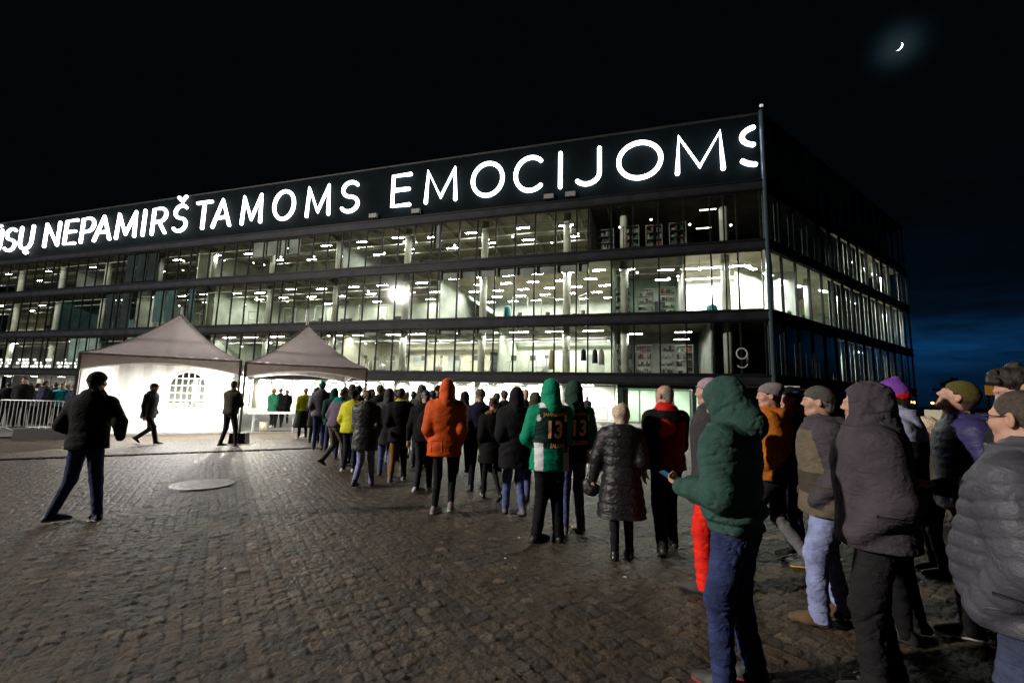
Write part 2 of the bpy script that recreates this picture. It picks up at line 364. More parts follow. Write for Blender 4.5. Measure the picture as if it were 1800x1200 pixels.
# glazing
glassA = glassmat('facade_glass', (.93, .97, .92)); glassB = glassmat('facade_glass_side', (.80, .88, .86), boost=1.3)
blindm = mat('roller_blind', (.30, .31, .30), .85, noise=(.7, .1))
front_s = [0.3, 1.7, 2.45, 3.29, 4.91, 6.55, 8.21, 9.69, 11.31, 12.13, 13.68, 15.22, 16.73, 18.28, 19.84, 21.35, 23.0, 23.78, 25.27, 26.8, 28.29, 29.82, 31.49, 32.26, 33.75, 35.3, 36.86, 38.33, 39.25, 40.78, 42.41, 44.0, 45.6, 47.3]
while front_s[-1] < LEN1-1.6:
    front_s.append(front_s[-1]+(1.56 if len(front_s) % 7 else .85))
side_s = [.25, 1.87, 3.99, 6.2, 8.4, 10.55, 12.6]
while side_s[-1] < LEN2-2: side_s.append(side_s[-1]+2.1)
side_s.append(LEN2-.1)
FLO = [(LV[0], LV[1]-BAND), (LV[1], LV[2]-BAND), (LV[2], LV[3]-BAND)]
nwin = 0; rest = MB()
def window(mb, T, s0, s1, z0, z1, g=1):
    w_ = .045
    dp = .10 if s0 < 25 else .045
    mb.box(s0-.01, s0+w_, -dp, .06, z0, z1, 0, T); mb.box(s1-w_, s1+.01-.012, -dp+.01, .06, z0, z1, 0, T)
    mb.box(s0+w_, s1-w_, -.05, .05, z0+.002, z0+.07, 0, T); mb.box(s0+w_, s1-w_, -.05, .05, z1-.07, z1-.002, 0, T)
    p = [T(s0+w_, 0, z0+.07), T(s1-w_, 0, z0+.07), T(s1-w_, 0, z1-.07), T(s0+w_, 0, z1-.07)]
    mb.add(p, [(0, 1, 2, 3)], g)
R = random.Random(5)
for fl, (z0, z1) in enumerate(FLO):
    for i in range(len(front_s)-1):
        s0, s1 = front_s[i], front_s[i+1]
        near = s0 < 33
        mb = MB() if near else rest
        window(mb, FW, s0, s1-.002, z0, z1)
        if near: bpart(mb, 'window', [steel_dk, glassA])
    for i in range(len(side_s)-1):
        mb = rest; window(mb, SW, side_s[i], side_s[i+1]-.002, z0, z1, 2)
bpart(rest, 'window_rows', [steel_dk, glassA, glassB], kind='stuff')
mb = MB()
for i in range(len(side_s)-1): window(mb, SW, side_s[i], side_s[i+1]-.002, 16.0, 20.45, 1)
bpart(mb, 'side_top_glazing', [steel_dk, glassB])
mb = MB(); mb.box(.3, LEN2-.3, 1.4, 1.6, 16.0, 20.1, 0, SW); bpart(mb, 'plant_room_wall', wallm['dark'])
# roller blinds half down in some windows
def blind(i, fl, frac, T=FW, arr=front_s, m=blindm, d0=.25):
    z0, z1 = FLO[fl]; mb = MB(); mb.box(arr[i]+.06, arr[i+1]-.06, d0, d0+.02, z1-(z1-z0)*frac, z1-.02, 0, T); bpart(mb, 'roller_blind', m)
for i in range(8, 16): blind(i, 1, .17)
for i in (26, 27, 28, 29): blind(i, 2, .45)
for i in (16,): blind(i, 2, .62)
for i in (13, 14, 15, 20): blind(i, 0, .12)
tealbl = mat('grey_teal_curtain', (.22, .30, .30), .9, noise=(2, .2))
for i in (33, 34, 35, 37, 38, 39, 43, 44, 45): blind(i, 0, .78 if i < 43 else .8, m=tealbl)
for i in (34, 36, 37): blind(i, 1, .85, m=mat('dark_teal_curtain', (.05, .10, .11), .9))
for i in (40, 41, 42): blind(i, 1, .97, m=mat('black_drape', (.012, .02, .024), .9))
for i in (38, 39, 40): blind(i, 2, .9, m=MATS['black_drape'])
# vertical fabric blinds behind the side glazing
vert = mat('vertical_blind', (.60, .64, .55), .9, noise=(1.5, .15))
dimv = mat('vertical_blind_shaded', (.25, .29, .27), .9, noise=(1.5, .15))  # darker copy of the blind colour: shade of the unlit bays painted in
for fl in range(3):
    z0, z1 = FLO[fl]
    for i in range(len(side_s)-1):
        s0, s1 = side_s[i], side_s[i+1]
        if fl == 1 and i < 5: continue
        mb = MB(); s = s0+.08; op = R.random()
        a, bq = (s0+.06, s1-.06)
        dens = 1.0
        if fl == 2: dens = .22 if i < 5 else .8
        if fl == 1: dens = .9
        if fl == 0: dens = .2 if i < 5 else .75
        while s < s1-.1:
            if dens > .85 or R.random() < dens or (dens < .5 and s < s0+.3): mb.box(s, s+.52, .30+.02*R.random(), .33, z0+.05, z1-.05, 0, SW)
            s += .60
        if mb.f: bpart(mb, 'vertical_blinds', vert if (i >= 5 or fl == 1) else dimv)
# ------------------------------------------------------------------ rooms
zones = [  # floor, s0, s1, wall, ceiling lights, strength, depth
 (0, -9, 3.3, 'dark', 0, 0, 8), (0, 3.3, 9.7, 'grey', 3, 20, 7), (0, 9.7, 18.2, 'pale', 6, 34, 6), (0, 18.2, 32.2, 'cream', 9, 32, 6.5), (0, 32.2, 47.3, 'pale', 9, 28, 7), (0, 47.3, 64, 'teal', 5, 20, 7), (0, 64, 95, 'grey', 6, 22, 8),
 (1, -9, 4.9, 'white', 8, 70, 7), (1, 4.9, 9.7, 'green', 3, 26, 7), (1, 9.7, 23.8, 'grey', 0, 0, 12.4), (1, 23.8, 47.3, 'pale', 14, 26, 9.5), (1, 47.3, 58, 'pale', 5, 22, 9), (1, 58, 70, 'teal', 2, 8, 6), (1, 70, 95, 'cream', 6, 22, 8),
 (2, -9, 11.3, 'dark', 2, 2, 9), (2, 11.3, 33.7, 'grey', 12, 42, 9.5), (2, 33.7, 50, 'pale', 7, 34, 8), (2, 50, 70, 'grey', 5, 18, 9), (2, 70, 95, 'teal', 6, 30, 9)]
fixm = {}
def fixture_mat(st, warm=(1, 1, .93)):
    st = st*4.4
    k = 'tube_light_%d' % st
    return emis(k, warm, st)
R = random.Random(11)
fix_count = 0
def lamp_group(fl): return 'ceiling lights on the %s storey' % ('first', 'second', 'third')[fl]
housing = mat('lamp_housing', (.6, .6, .58), .5)
proto = {}
def ceiling_light(T, s, d, z, L=.9, W=.28, st=30, fl=0, lab='flat rectangular ceiling light glowing', drop=.1):
    key_ = (T.__name__, round(L, 2), round(W, 2), st, fl)
    p = T(s, d, z)
    ang = math.atan2(D1[1], D1[0]) if T is FW else math.atan2(D2[1], D2[0])
    if key_ not in proto:
        root = empty('ceiling_light', p, ang, label=lab, cat='ceiling light', group=lamp_group(fl))
        m = MB(); m.box(-L/2, L/2, -W/2, W/2, -.03, .04); m.build('housing', housing, root)
        m = MB(); m.add([(-L/2+.02, -W/2+.02, -.033), (L/2-.02, -W/2+.02, -.033), (L/2-.02, W/2-.02, -.033), (-L/2+.02, W/2-.02, -.033)], [(3, 2, 1, 0)]); m.build('diffuser', fixture_mat(st), root)
        proto[key_] = root; return root
    r = copy_tree(proto[key_]); r.location = p; return r
LABS = ['glowing ceiling light over the gym machines behind the lowest row of windows', 'glowing ceiling light behind the middle row of windows', 'glowing ceiling light hanging behind the top row of windows under the sign']
for fl, s0, s1, wm, nl, st, dep in zones:
    z0, z1 = LV[fl]-.03, LV[fl+1]-.42
    mb = MB()
    dep = min(dep, DEP-.3)
    mb.box(s0 if s0 > 0 else -dep*.5, s1, dep, dep+.15, z0+.002, z1-.002, 0, FW); bpart(mb, 'back_wall', wallm[wm])
    if s1 < 94:
        mb = MB(); mb.box(s1-.05, s1+.05, 1.0 if wm != 'grey' else 2.0, dep-.01, z0+.002, z1-.003, 0, FW); bpart(mb, 'partition', wallm['grey' if wm == 'dark' else wm])
    # door or picture shapes on the back wall
    mb = MB(); s = max(s0, 0)+1
    while s < s1-2:
        wv = R.uniform(.8, 1.6); mb.box(s, s+wv, dep-.06, dep-.01, z0+.01+R.choice([0, .9]), z0+R.uniform(1.9, 2.3), R.choice([0, 1, 2]), FW); s += wv+R.uniform(1.2, 3.5)
    if mb.f: bpart(mb, 'wall_panels', [wallm['grey'], wallm['dark'], wallm['white']])
    if nl:
        cols_ = max(2, int(math.ceil(nl/2))); a0_ = max(s0, .5)
        for k in range(nl):
            s = a0_+(s1-a0_)*((k//2)+.5+R.uniform(-.12, .12))/cols_; d = 1.6 if k % 2 == 0 else min(4.6, dep-1.2)
            if fl == 0 and wm in ('pale', 'cream'): ceiling_light(FW, s, d, z1-.45, 1.5, .22, st, fl, LABS[fl])
            elif fl == 1 and s0 < 0: ceiling_light(FW, s, d+1.0, z1-.5, 1.2, .3, st, fl, LABS[fl])
            else: ceiling_light(FW, s, d, z1-.55-R.random()*.3, 1.1, .22, st, fl, LABS[fl])
# small round pendant lamps
pend = None
R = random.Random(31)
for fl, sa, sb, n in ((0, 10, 46, 14), (2, 12, 60, 20), (1, 1, 9, 5), (1, 26, 60, 12), (2, 1, 10, 4)):
    for k in range(n):
        s = sa+(sb-sa)*(k+R.random()*.8)/n; p_ = FW(s, R.choice([1.2, 2.4, 3.8]), LV[fl+1]-.42-R.uniform(.9, 1.4))
        if pend is None:
            pend = empty('pendant_lamp', p_, 0)
            m = MB(); m.tube([(0, 0, .10), (0, 0, .9)], .012, 5); m.tube([(0, 0, .02), (0, 0, .12)], [.16, .05], 10); m.build('shade', steel_dk, pend)
            m = MB(); m.ball((0, 0, 0), .09, 10, 6); m.build('bulb', emis('pendant_bulb', (1, .95, .82), 12), pend); r = pend
        else: r = copy_tree(pend); r.location = p_
        tag(r, 'small bright pendant lamp hanging behind the %s row of windows' % ('lowest', 'middle', 'top')[fl], 'pendant lamp', 'pendant lamps on the %s storey' % ('first', 'second', 'third')[fl])
# second-storey gym: grid of ceiling panels
for a in range(6):
    for dd in range(5):
        s = 10.7+a*2.35+(.9 if dd % 2 else 0)
        if s < 23.3: ceiling_light(FW, s, 1.5+dd*2.3, LV[2]-.95, .95, .34, 34, 1, LABS[1])
for a in range(7):
    ceiling_light(FW, 25+a*3.1, 6.5+(a % 2)*2, LV[2]-.9, .95, .34, 26, 1, LABS[1])
# side wing rooms: one long inner wall and lamps behind the blinds
for fl in range(3):
    z0, z1 = LV[fl]-.03, LV[fl+1]-.42; mb = MB()
    mb.box(2.0 if fl != 1 else 9, LEN2-.4, 7, 7.15, z0+.002, z1-.002, 0, SW); bpart(mb, 'back_wall', wallm['dark' if fl != 1 else 'grey'])
    for k, s in enumerate((2.5, 5, 7.5, 10) if fl == 1 else ()): ceiling_light(SW, s, 2.2, z1-.5, 1.2, .3, 70, fl, 'glowing ceiling light seen past the corner of the building, behind the blinds')
    for s in ((13.5, 17, 20.5, 24, 27.5, 30) if fl else (14, 21)): ceiling_light(SW, s, 1.6, z1-.5, 1.2, .3, 170 if fl == 1 else 95, fl, 'glowing ceiling light behind the striped blinds of the side wing, %s row' % ('lowest', 'middle', 'top')[fl])
    if fl != 1:
        mb = MB(); mb.box(12.4, 12.5, .5, 7, z0+.002, z1-.003, 0, SW); bpart(mb, 'partition', wallm['dark'])
mb = MB(); mb.box(2.4, 12.3, 3.2, 3.35, LV[1], LV[2]-.45, 0, SW); bpart(mb, 'curved_room_wall', wallm['pale'])
# pipes, ducts and beams under the ceilings
pipem = mat('service_pipe', (.50, .50, .45), .5, .2)
for fl in range(3):
    z1 = LV[fl+1]-.42
    for d, dz, r in ((.9, -.75, .05), (1.5, -.55, .035), (2.3, -.95, .07), (3.6, -.6, .12), (5.2, -.8, .08)):
        if fl == 1: sa, sb = 23.9, LEN1-2
        elif fl == 2: sa, sb = 11.4, LEN1-2
        else: sa, sb = 9.8, LEN1-2
        mb = MB(); mb.tube([FW(sa, d, z1+dz), FW(sb, d, z1+dz)], r, 8); bpart(mb, 'service_pipe', pipem, smooth=True)
    mb = MB()
    for k in range(38):
        s = 10+k*2.2
        if fl == 1 and s < 24: continue
        mb.box(s-.06, s+.06, .5, DEP-1, z1-.32, z1-.002, 0, FW)
    bpart(mb, 'ceiling_beams', mat('beam_paint', (.35, .33, .27), .7))
mb = MB()
for zz in (LV[2]-1.15, LV[2]-1.6): mb.tube([FW(.4, 1.0, zz), FW(9.6, 1.0, zz)], .03, 6)
bpart(mb, 'cable_rail', pipem)
# slanted underside of the arena seating seen in the gym
mb = MB(); mb.hexa([FW(18.4, 7, LV[1]), FW(23.3, 7, LV[1]+3.2), FW(23.3, 12, LV[1]+3.2), FW(18.4, 12, LV[1]), FW(18.4, 7, LV[1]+.3), FW(23.3, 7, LV[1]+3.5), FW(23.3, 12, LV[1]+3.5), FW(18.4, 12, LV[1]+.3)])
bpart(mb, 'slanted_beam', wallm['grey'])
# round columns
for s in (2.2, 8.9, 13.1, 19.8, 26.8, 33.8, 41.2, 48.7, 56.1, 64.0, 71.5, 79, 86.5):
    for fl in range(3):
        if fl == 2 and s < 10: pass
        z0, z1 = LV[fl]-.03, LV[fl+1]-.42; p = FW(s, 1.6, 0); mb = MB(); pole(mb, p, .28, z0+.001, z1-.001, 20); bpart(mb, 'column', colm, smooth=True)
    p = FW(s, 1.0, 0); mb = MB(); pole(mb, p, .26, 0, LV[0]-.45, 20); bpart(mb, 'column', colm, smooth=True)
for s in (4, 10.5, 17, 23.5, 30):
    for fl in range(3):
        z0, z1 = LV[fl]-.03, LV[fl+1]-.42; p = SW(s, 1.7, 0); mb = MB(); pole(mb, p, .25, z0+.001, z1-.001, 16); bpart(mb, 'column', colm, smooth=True)
# ------------------------------------------------------------------ ground storey, set back under the upper floors
GS = 2.9
mb = MB(); mb.box(-1.5, LEN1-2, .3, 9, 2.6, 2.68, 0, FW); bpart(mb, 'soffit', mat('soffit_white', (.7, .7, .66), .7))
gz1 = 2.6
frame_lt = mat('shopfront_frame', (.10, .10, .10), .5, .3)
mb = MB(); s = 9.6
while s < LEN1-4:
    window(mb, lambda a, b, c: FW(a, b+2.2, c), s, s+2.38, 0.02, gz1-.01, 1); s += 2.4
bpart(mb, 'shopfront_glazing', [frame_lt, glassmat('shop_glass', (.92, .94, .92))])
mb = MB(); mb.box(9.6, LEN1-4, 7.5, 7.7, 0, gz1, 0, FW); bpart(mb, 'lobby_wall', wallm['white'])
mb = MB(); mb.box(9.6, 11.9, 2.6, 2.8, 0.01, gz1, 0, FW); bpart(mb, 'white_wall_panel', wallm['white'])
mb = MB(); mb.box(8.9, LEN1-4, .35, 7.5, .0, .06, 0, FW); bpart(mb, 'lobby_floor', mat('lobby_tiles', (.4, .4, .38), .3))
mb = MB(); mb.box(-2.5, 9.3, 5, 5.2, 0, gz1, 0, FW); bpart(mb, 'entrance_back_wall', wallm['green'])
# entrance portal with glass doors
ent = MB()
mb = MB()
for (a, bq) in ((9.0, 9.35), (4.4, 4.6)): mb.box(a, bq, .35, 2.6, 0, gz1, 0, FW)
mb.box(4.4, 9.35, .35, .6, gz1-.25, gz1-.003, 0, FW); bpart(mb, 'entrance_portal', mat('portal_green_steel', (.02, .05, .045), .4, .3))
for k in range(4):
    mb = MB(); window(mb, lambda a, b, c: FW(a, b+1.2, c), 4.65+k*1.09, 4.65+k*1.09+1.07, .02, gz1-.27, 1); bpart(mb, 'door', [frame_lt, glassmat('door_glass', (.80, .92, .88))])
mb = MB(); window(mb, lambda a, b, c: FW(a, b+1.6, c), 2.2, 4.3, .02, gz1-.02, 1); window(mb, lambda a, b, c: FW(a, b+1.6, c), .3, 2.1, .02, gz1-.02, 1); bpart(mb, 'shopfront_glazing', [frame_lt, MATS['door_glass']])
mb = MB(); mb.box(2.5, 3.9, 2.2, 2.3, .4, 2.5, 0, FW); bpart(mb, 'lit_window_display', emis('lit_white_display', (.95, 1, .98), 3.0))
# side wing ground floor
mb = MB(); mb.box(.3, LEN2-.2, 2.2, 2.4, 0, 2.62, 0, SW); bpart(mb, 'side_wall', wallm['dark'])
# soffit lights
def soffit_light(s, d, st, L=1.3):
    key_ = ('sof', st)
    p = FW(s, d, 2.56)
    if key_ not in proto:
        root = empty('soffit_light', p, math.atan2(D1[1], D1[0]), label='bright strip light under the ground floor soffit of the building', cat='ceiling light', group='strip lights along the ground floor')
        m = MB(); m.box(-L/2, L/2, -.16, .16, -.02, .035); m.build('housing', housing, root); m = MB(); m.add([(-L/2+.02, -.14, -.024), (L/2-.02, -.14, -.024), (L/2-.02, .14, -.024), (-L/2+.02, .14, -.024)], [(3, 2, 1, 0)]); m.build('diffuser', fixture_mat(st, (1, .98, .86)), root)
        proto[key_] = root; return
    r = copy_tree(proto[key_]); r.location = p
s = 10.6
while s < 52:
    soffit_light(s, 4.4, 120); soffit_light(s+1.1, 1.4, 90); soffit_light(s+.6, 6.3, 100)
    s += 2.7
for s in (60, 64, 68, 72, 77, 82): soffit_light(s, 3.2, 45)
for s in (1.5, 5.6, 8.0): soffit_light(s, 3.6, 45)
# honeycomb light strip behind the lower windows at the far left
hx = empty('honeycomb_light', FW(70, .9, 3.5), 0, label='glowing white honeycomb light strip behind the lowest windows at the far end of the building', cat='wall light')
mb = MB(); R = random.Random(2)
for (sa, sb) in ((64.5, 69.3), (70.2, 76.2), (77, 84)):
    s = sa
    while s < sb-.3:
        for row in range(3):
            if R.random() < .85:
                zc = 3.62+row*.36; a = .30*R.uniform(.7, 1.05); h = .13; o = (row % 2)*.32
                pts = [(-a, 0), (-a*.5, -h), (a*.5, -h), (a, 0), (a*.5, h), (-a*.5, h)]
                v = [FW(s+o+px_, .88, zc+pz_) for px_, pz_ in pts]+[FW(s+o+px_, .93, zc+pz_) for px_, pz_ in pts]
                mb.add(v, [tuple(range(6)), tuple(range(11, 5, -1))]+[(i, (i+1) % 6, 6+(i+1) % 6, 6+i) for i in range(6)])
        s += .66
o_ = FW(70, .9, 3.5); mb.v = [(x-o_[0], y-o_[1], z-o_[2]) for x, y, z in mb.v]
mb.build('light_cells', emis('honeycomb_glow', (1, .95, .9), 3.2), hx)
# ------------------------------------------------------------------ the illuminated sign
def arc(cx, cz, rx, rz, a0, a1, n=18): return [(cx+rx*math.cos(math.radians(a0+(a1-a0)*k/n)), cz+rz*math.sin(math.radians(a0+(a1-a0)*k/n))) for k in range(n+1)]
GL = {  # strokes in a unit box: x grows to the reader's right, 0..w; z 0..1
 'E': (.56, [[(.56, 0), (0, 0), (0, 1), (.56, 1)], [(0, .52), (.52, .52)]]),
 'M': (.86, [[(0, 0), (.04, 1), (.43, .12), (.82, 1), (.86, 0)]]),
 'O': (.92, [arc(.46, .5, .46, .5, 90, 450, 36)]),
 'C': (.80, [arc(.46, .5, .46, .5, 48, 312, 30)]),
 'I': (.0, [[(0, 0), (0, 1)]]),
 'J': (.42, [[(.42, 1), (.42, .30)]+arc(.16, .30, .26, .30, 0, -140, 12)]),
 'S': (.56, [arc(.29, .755, .255, .245, 35, 250, 20)[:-1]+arc(.27, .25, .275, .25, 88, -150, 22)]),
 'T': (.66, [[(0, 1), (.66, 1)], [(.33, 1), (.33, 0)]]),
 'A': (.74, [[(0, 0), (.37, 1), (.74, 0)], [(.13, .33), (.61, .33)]]),
 'R': (.56, [[(0, 0), (0, 1), (.28, 1)]+arc(.28, .735, .26, .265, 80, -90, 12)+[(0, .47)], [(.26, .47), (.56, 0)]]),
 'P': (.54, [[(0, 0), (0, 1), (.28, 1)]+arc(.28, .72, .26, .28, 80, -90, 12)+[(0, .44)]]),
 'N': (.70, [[(0, 0), (0, 1), (.70, 0), (.70, 1)]]),
 'U': (.66, [[(0, 1), (0, .33)]+arc(.33, .33, .33, .33, 180, 360, 16)+[(.66, 1)]]),
}
GL['Š'] = (GL['S'][0], GL['S'][1]+[[(.12, 1.34), (.28, 1.16), (.44, 1.34)]])
GL['Ų'] = (GL['U'][0], GL['U'][1]+[[(.40, 0), (.34, -.14), (.42, -.2), (.5, -.17)]])
GL['Ū'] = (GL['U'][0], GL['U'][1]+[[(.12, 1.22), (.54, 1.22)]])
sign = empty('led_sign', FW(0, 0, 16.8), label='huge glowing white LED lettering along the top of the glass building', cat='sign')
ledm = emis('led_white', (.93, .97, 1.0), 7.0)
CH = 2.62; Z0 = 16.98; so = FW(0, 0, 16.8)
def letter(ch, sl, sr, clip=None):
    """sl, sr: facade coordinates of the glyph's left and right stroke centres (sl > sr)"""
    wd, strokes = GL[ch]; W = (sl-sr)
    sc = W/wd if wd else 1
    for_st = []
    mb = MB(); r = .158
    for st in strokes:
        pts = [(sl-x*sc, Z0+z_*CH) for x, z_ in st]
        runs = [[]]
        for k in range(len(pts)):
            if clip is not None and len(pts) > 1:
                pass
            runs[-1].append(pts[k])
        if clip is not None:
            dense = []
            for a, bb in zip(pts[:-1], pts[1:]):
                for u in range(6): dense.append((a[0]+(bb[0]-a[0])*u/6, a[1]+(bb[1]-a[1])*u/6))
            dense.append(pts[-1]); runs = [[]]
            for p in dense:
                if p[0] > clip: runs[-1].append(p)
                elif runs[-1]: runs.append([])
        for rn in runs:
            if len(rn) < 2: continue
            closed = len(rn) > 8 and abs(rn[0][0]-rn[-1][0]) < 1e-4 and abs(rn[0][1]-rn[-1][1]) < 1e-4
            if closed: rn = rn[:-1]
            rr = r
            P3 = [Vector(FW(a, -.22, b_)) for a, b_ in rn]
            mb.tube(P3, rr, 10, closed=closed)
            if not closed:
                for e in (P3[0], P3[-1]): mb.ball(e, (rr*.98, rr*.98, rr*.98), 10, 6)
    mb.v = [(x-so[0], y-so[1], z-so[2]) for x, y, z in mb.v]
    mb.build('letter', ledm, sign, smooth=True)
SG = {}
for ch, a, b_ in [('E', 27.45, 25.85), ('M', 24.35, 21.75), ('O', 20.3, 17.85), ('C', 16.8, 14.75), ('I', 13.35, 13.35), ('J', 11.95, 10.5), ('O', 9.15, 6.3), ('M', 5.25, 2.4)]: letter(ch, a, b_)
letter('S', 1.35, -.85, clip=.50)
for ch, a, b_ in [('Ū', 82.3, 80.2), ('S', 79.3, 77.4), ('Ų', 76.5, 74.4), ('N', 72.0, 69.8), ('E', 68.6, 66.9), ('P', 65.9, 64.1), ('A', 63.8, 61.4), ('M', 60.4, 57.7), ('I', 56.5, 56.5), ('R', 55.2, 53.4), ('Š', 52.3, 50.6),
                  ('T', 49.3, 47.5), ('A', 47.1, 45.0), ('M', 43.5, 41.3), ('O', 39.8, 37.6), ('M', 36.1, 33.8), ('S', 32.5, 30.8)]: letter(ch, a, b_)
# mounting brackets under the sign
for s in (14.2, 12.6, 25.2, 29.2):
    mb = MB(); mb.box(s-.35, s+.35, -.35, -.055, 16.15, 16.5, 0, FW); mb.v = [(x-so[0], y-so[1], z-so[2]) for x, y, z in mb.v]; mb.build('driver_box', mat('driver_box', (.2, .2, .2), .6), sign)
# the numeral nine on the corner glazing
nine = MB()
z9, s9 = 3.72, 2.0
P3 = [FW(s9-a, -.10, z9+b_) for a, b_ in arc(.31, .92, .30, .33, 0, 360, 28)[:-1]]
nine.tube(P3, .055, 8, closed=True)
P3 = [FW(s9-a, -.10, z9+b_) for a, b_ in [(.61, .92), (.61, .31)]+arc(.31, .31, .30, .27, 0, -150, 12)]
nine.tube(P3, .045, 8); o_ = FW(s9, 0, z9); nine.v = [(x-o_[0], y-o_[1], z-o_[2]) for x, y, z in nine.v]
o = nine.build('entrance_number', mat('numeral_white', (.36, .36, .37), .6), smooth=True, label='large white numeral 9 on the dark glass beside the building corner', cat='sign'); o.location = o_
# small camera on the roof corner
rc = empty('roof_camera', (C0[0]+.2, C0[1]+.2, 20.8), label='small white camera on the roof corner above the building post', cat='camera')
mb = MB(); mb.tube([(0, 0, 0), (0, 0, .45)], .035, 8); mb.build('bracket', steel_dk, rc); mb = MB(); mb.ball((0, 0, .52), (.14, .11, .10), 10, 6); mb.build('camera_head', mat('camera_white_glow', (.8, .8, .8), .4, emit=(.8, .9, 1), estr=.4), rc, smooth=True)  # camera head's material emits a faint glow of its own
# ------------------------------------------------------------------ things behind the glass
def loc_of(s, d, z): return FW(s, d, z)
FA = math.atan2(D1[1], D1[0])
gymm = mat('gym_plastic', (.12, .12, .12), .5); gyml = mat('gym_frame', (.45, .46, .45), .4, .5)
tm = empty('treadmill', FW(25.4, 2.0, LV[0]-.03), FA+math.pi, label='treadmill with upright console standing behind the lowest windows, seen end on', cat='treadmill', group='exercise machines behind the lowest windows')
mb = MB(); mb.box(-.38, .38, -.7, .9, .05, .22); mb.build('deck', gymm, tm)
for sx in (-.33, .33):
    mb = MB(); mb.tube([(sx, .55, .2), (sx*.9, .75, 1.15)], .03, 8); mb.build('upright', gyml, tm)
mb = MB(); mb.tube([(-.36, .3, 1.02), (-.34, .72, 1.08), (.34, .72, 1.08), (.36, .3, 1.02)], .025, 8); mb.build('handrail', gyml, tm)
mb = MB(); mb.box(-.24, .24, .70, .76, 1.15, 1.55); mb.build('console', gymm, tm)
for s in (16.0, 17.6, 19.2, 20.8, 22.4, 28.5, 30.1):
    c_ = copy_tree(tm); c_.location = FW(s, 2.0+random.random()*.3, LV[0]-.03); c_.rotation_euler[2] = FA+math.pi+random.uniform(-.1, .1)
cr_ = empty('cross_trainer', FW(26.9, 2.0, LV[0]-.03), FA, label='pale cross trainer with long swinging arms behind the lowest windows', cat='exercise machine', group='cross trainers behind the lowest windows')
mb = MB(); mb.ball((0, -.3, .45), (.12, .38, .38), 14, 8); mb.build('flywheel', gyml, cr_, smooth=True)
mb = MB(); mb.box(-.3, .3, -.75, .75, 0.0, .08); mb.build('base', gymm, cr_)
for sx in (-.28, .28):
    mb = MB(); mb.tube([(sx, -.3, .4), (sx, -.45, 1.1), (sx*.8, -.2, 1.65)], .025, 8); mb.build('arm', gyml, cr_)
    mb = MB(); mb.tube([(sx, -.3, .35), (sx*.7, .6, .2)], .035, 8); mb.box(sx*.7-.08, sx*.7+.08, .35, .7, .2, .26); mb.build('pedal', gymm, cr_)
mb = MB(); mb.tube([(0, -.45, .6), (0, -.5, 1.5)], .03, 8); mb.box(-.16, .16, -.54, -.48, 1.35, 1.6); mb.build('console', gymm, cr_)
for s in (29.3, 31.0, 33.0, 24.2, 15.0):
    c_ = copy_tree(cr_); c_.location = FW(s, 2.2+random.random()*.4, LV[0]-.03); c_.rotation_euler[2] = FA+random.uniform(-.6, .6)
# weight racks on the middle storey
rk = empty('weight_rack', FW(36, 2.4, LV[1]-.03), FA, label='steel frame weight machine behind the middle row of windows', cat='exercise machine', group='weight machines behind the middle windows')
for sx in (-.6, .6):
    mb = MB(); mb.tube([(sx, 0, 0), (sx, 0, 2.1)], .04, 8); mb.tube([(sx, 0, .05), (sx, .9, .05)], .04, 8); mb.build('upright', gyml, rk)
mb = MB(); mb.tube([(-.6, 0, 2.05), (.6, 0, 2.05)], .04, 8); mb.tube([(-.6, 0, 1.2), (.6, 0, 1.2)], .02, 8); mb.build('crossbar', gyml, rk)
mb = MB(); mb.box(-.15, .15, -.2, .9, .42, .52); mb.build('bench', gymm, rk)
mb = MB()
for k in range(8): mb.box(-.16, .16, -.1, .1, .15+k*.09, .22+k*.09)
mb.build('weight_stack', gymm, rk)
for k, s in enumerate((9.0+3, 14.8, 17.0, 30.2, 32.5, 34.3, 38.2, 40.0, 43.0, 45.2, 50.5, 52.5, 55.0)):
    c_ = copy_tree(rk); c_.location = FW(s, 2.2+random.random()*2, LV[1]-.03); c_.rotation_euler[2] = FA+random.uniform(-1.2, 1.2)
for k, (s, d) in enumerate(((17.6, 1.1), (3.2, 1.0))):
    mb = MB(); mb.ball((0, 0, .36), .36, 20, 12); mb.box(-.22, .22, -.22, .22, -.0, .02)
    if k == 0: mb = MB(); mb.tube([(0, 0, 0), (0, 0, .08), (0, 0, 1.0), (0, 0, 1.08)], [.26, .28, .28, .18], 20)
    o = mb.build('punch_bag' if k == 0 else 'exercise_ball', mat('teal_vinyl', (.03, .30, .32), .45), smooth=True, label=['teal cylindrical padded bag standing in the middle storey gym window', 'round teal exercise ball in the middle storey window near the corner'][k], cat=['punch bag', 'ball'][k]); o.location = FW(s, d, LV[1]-.03)
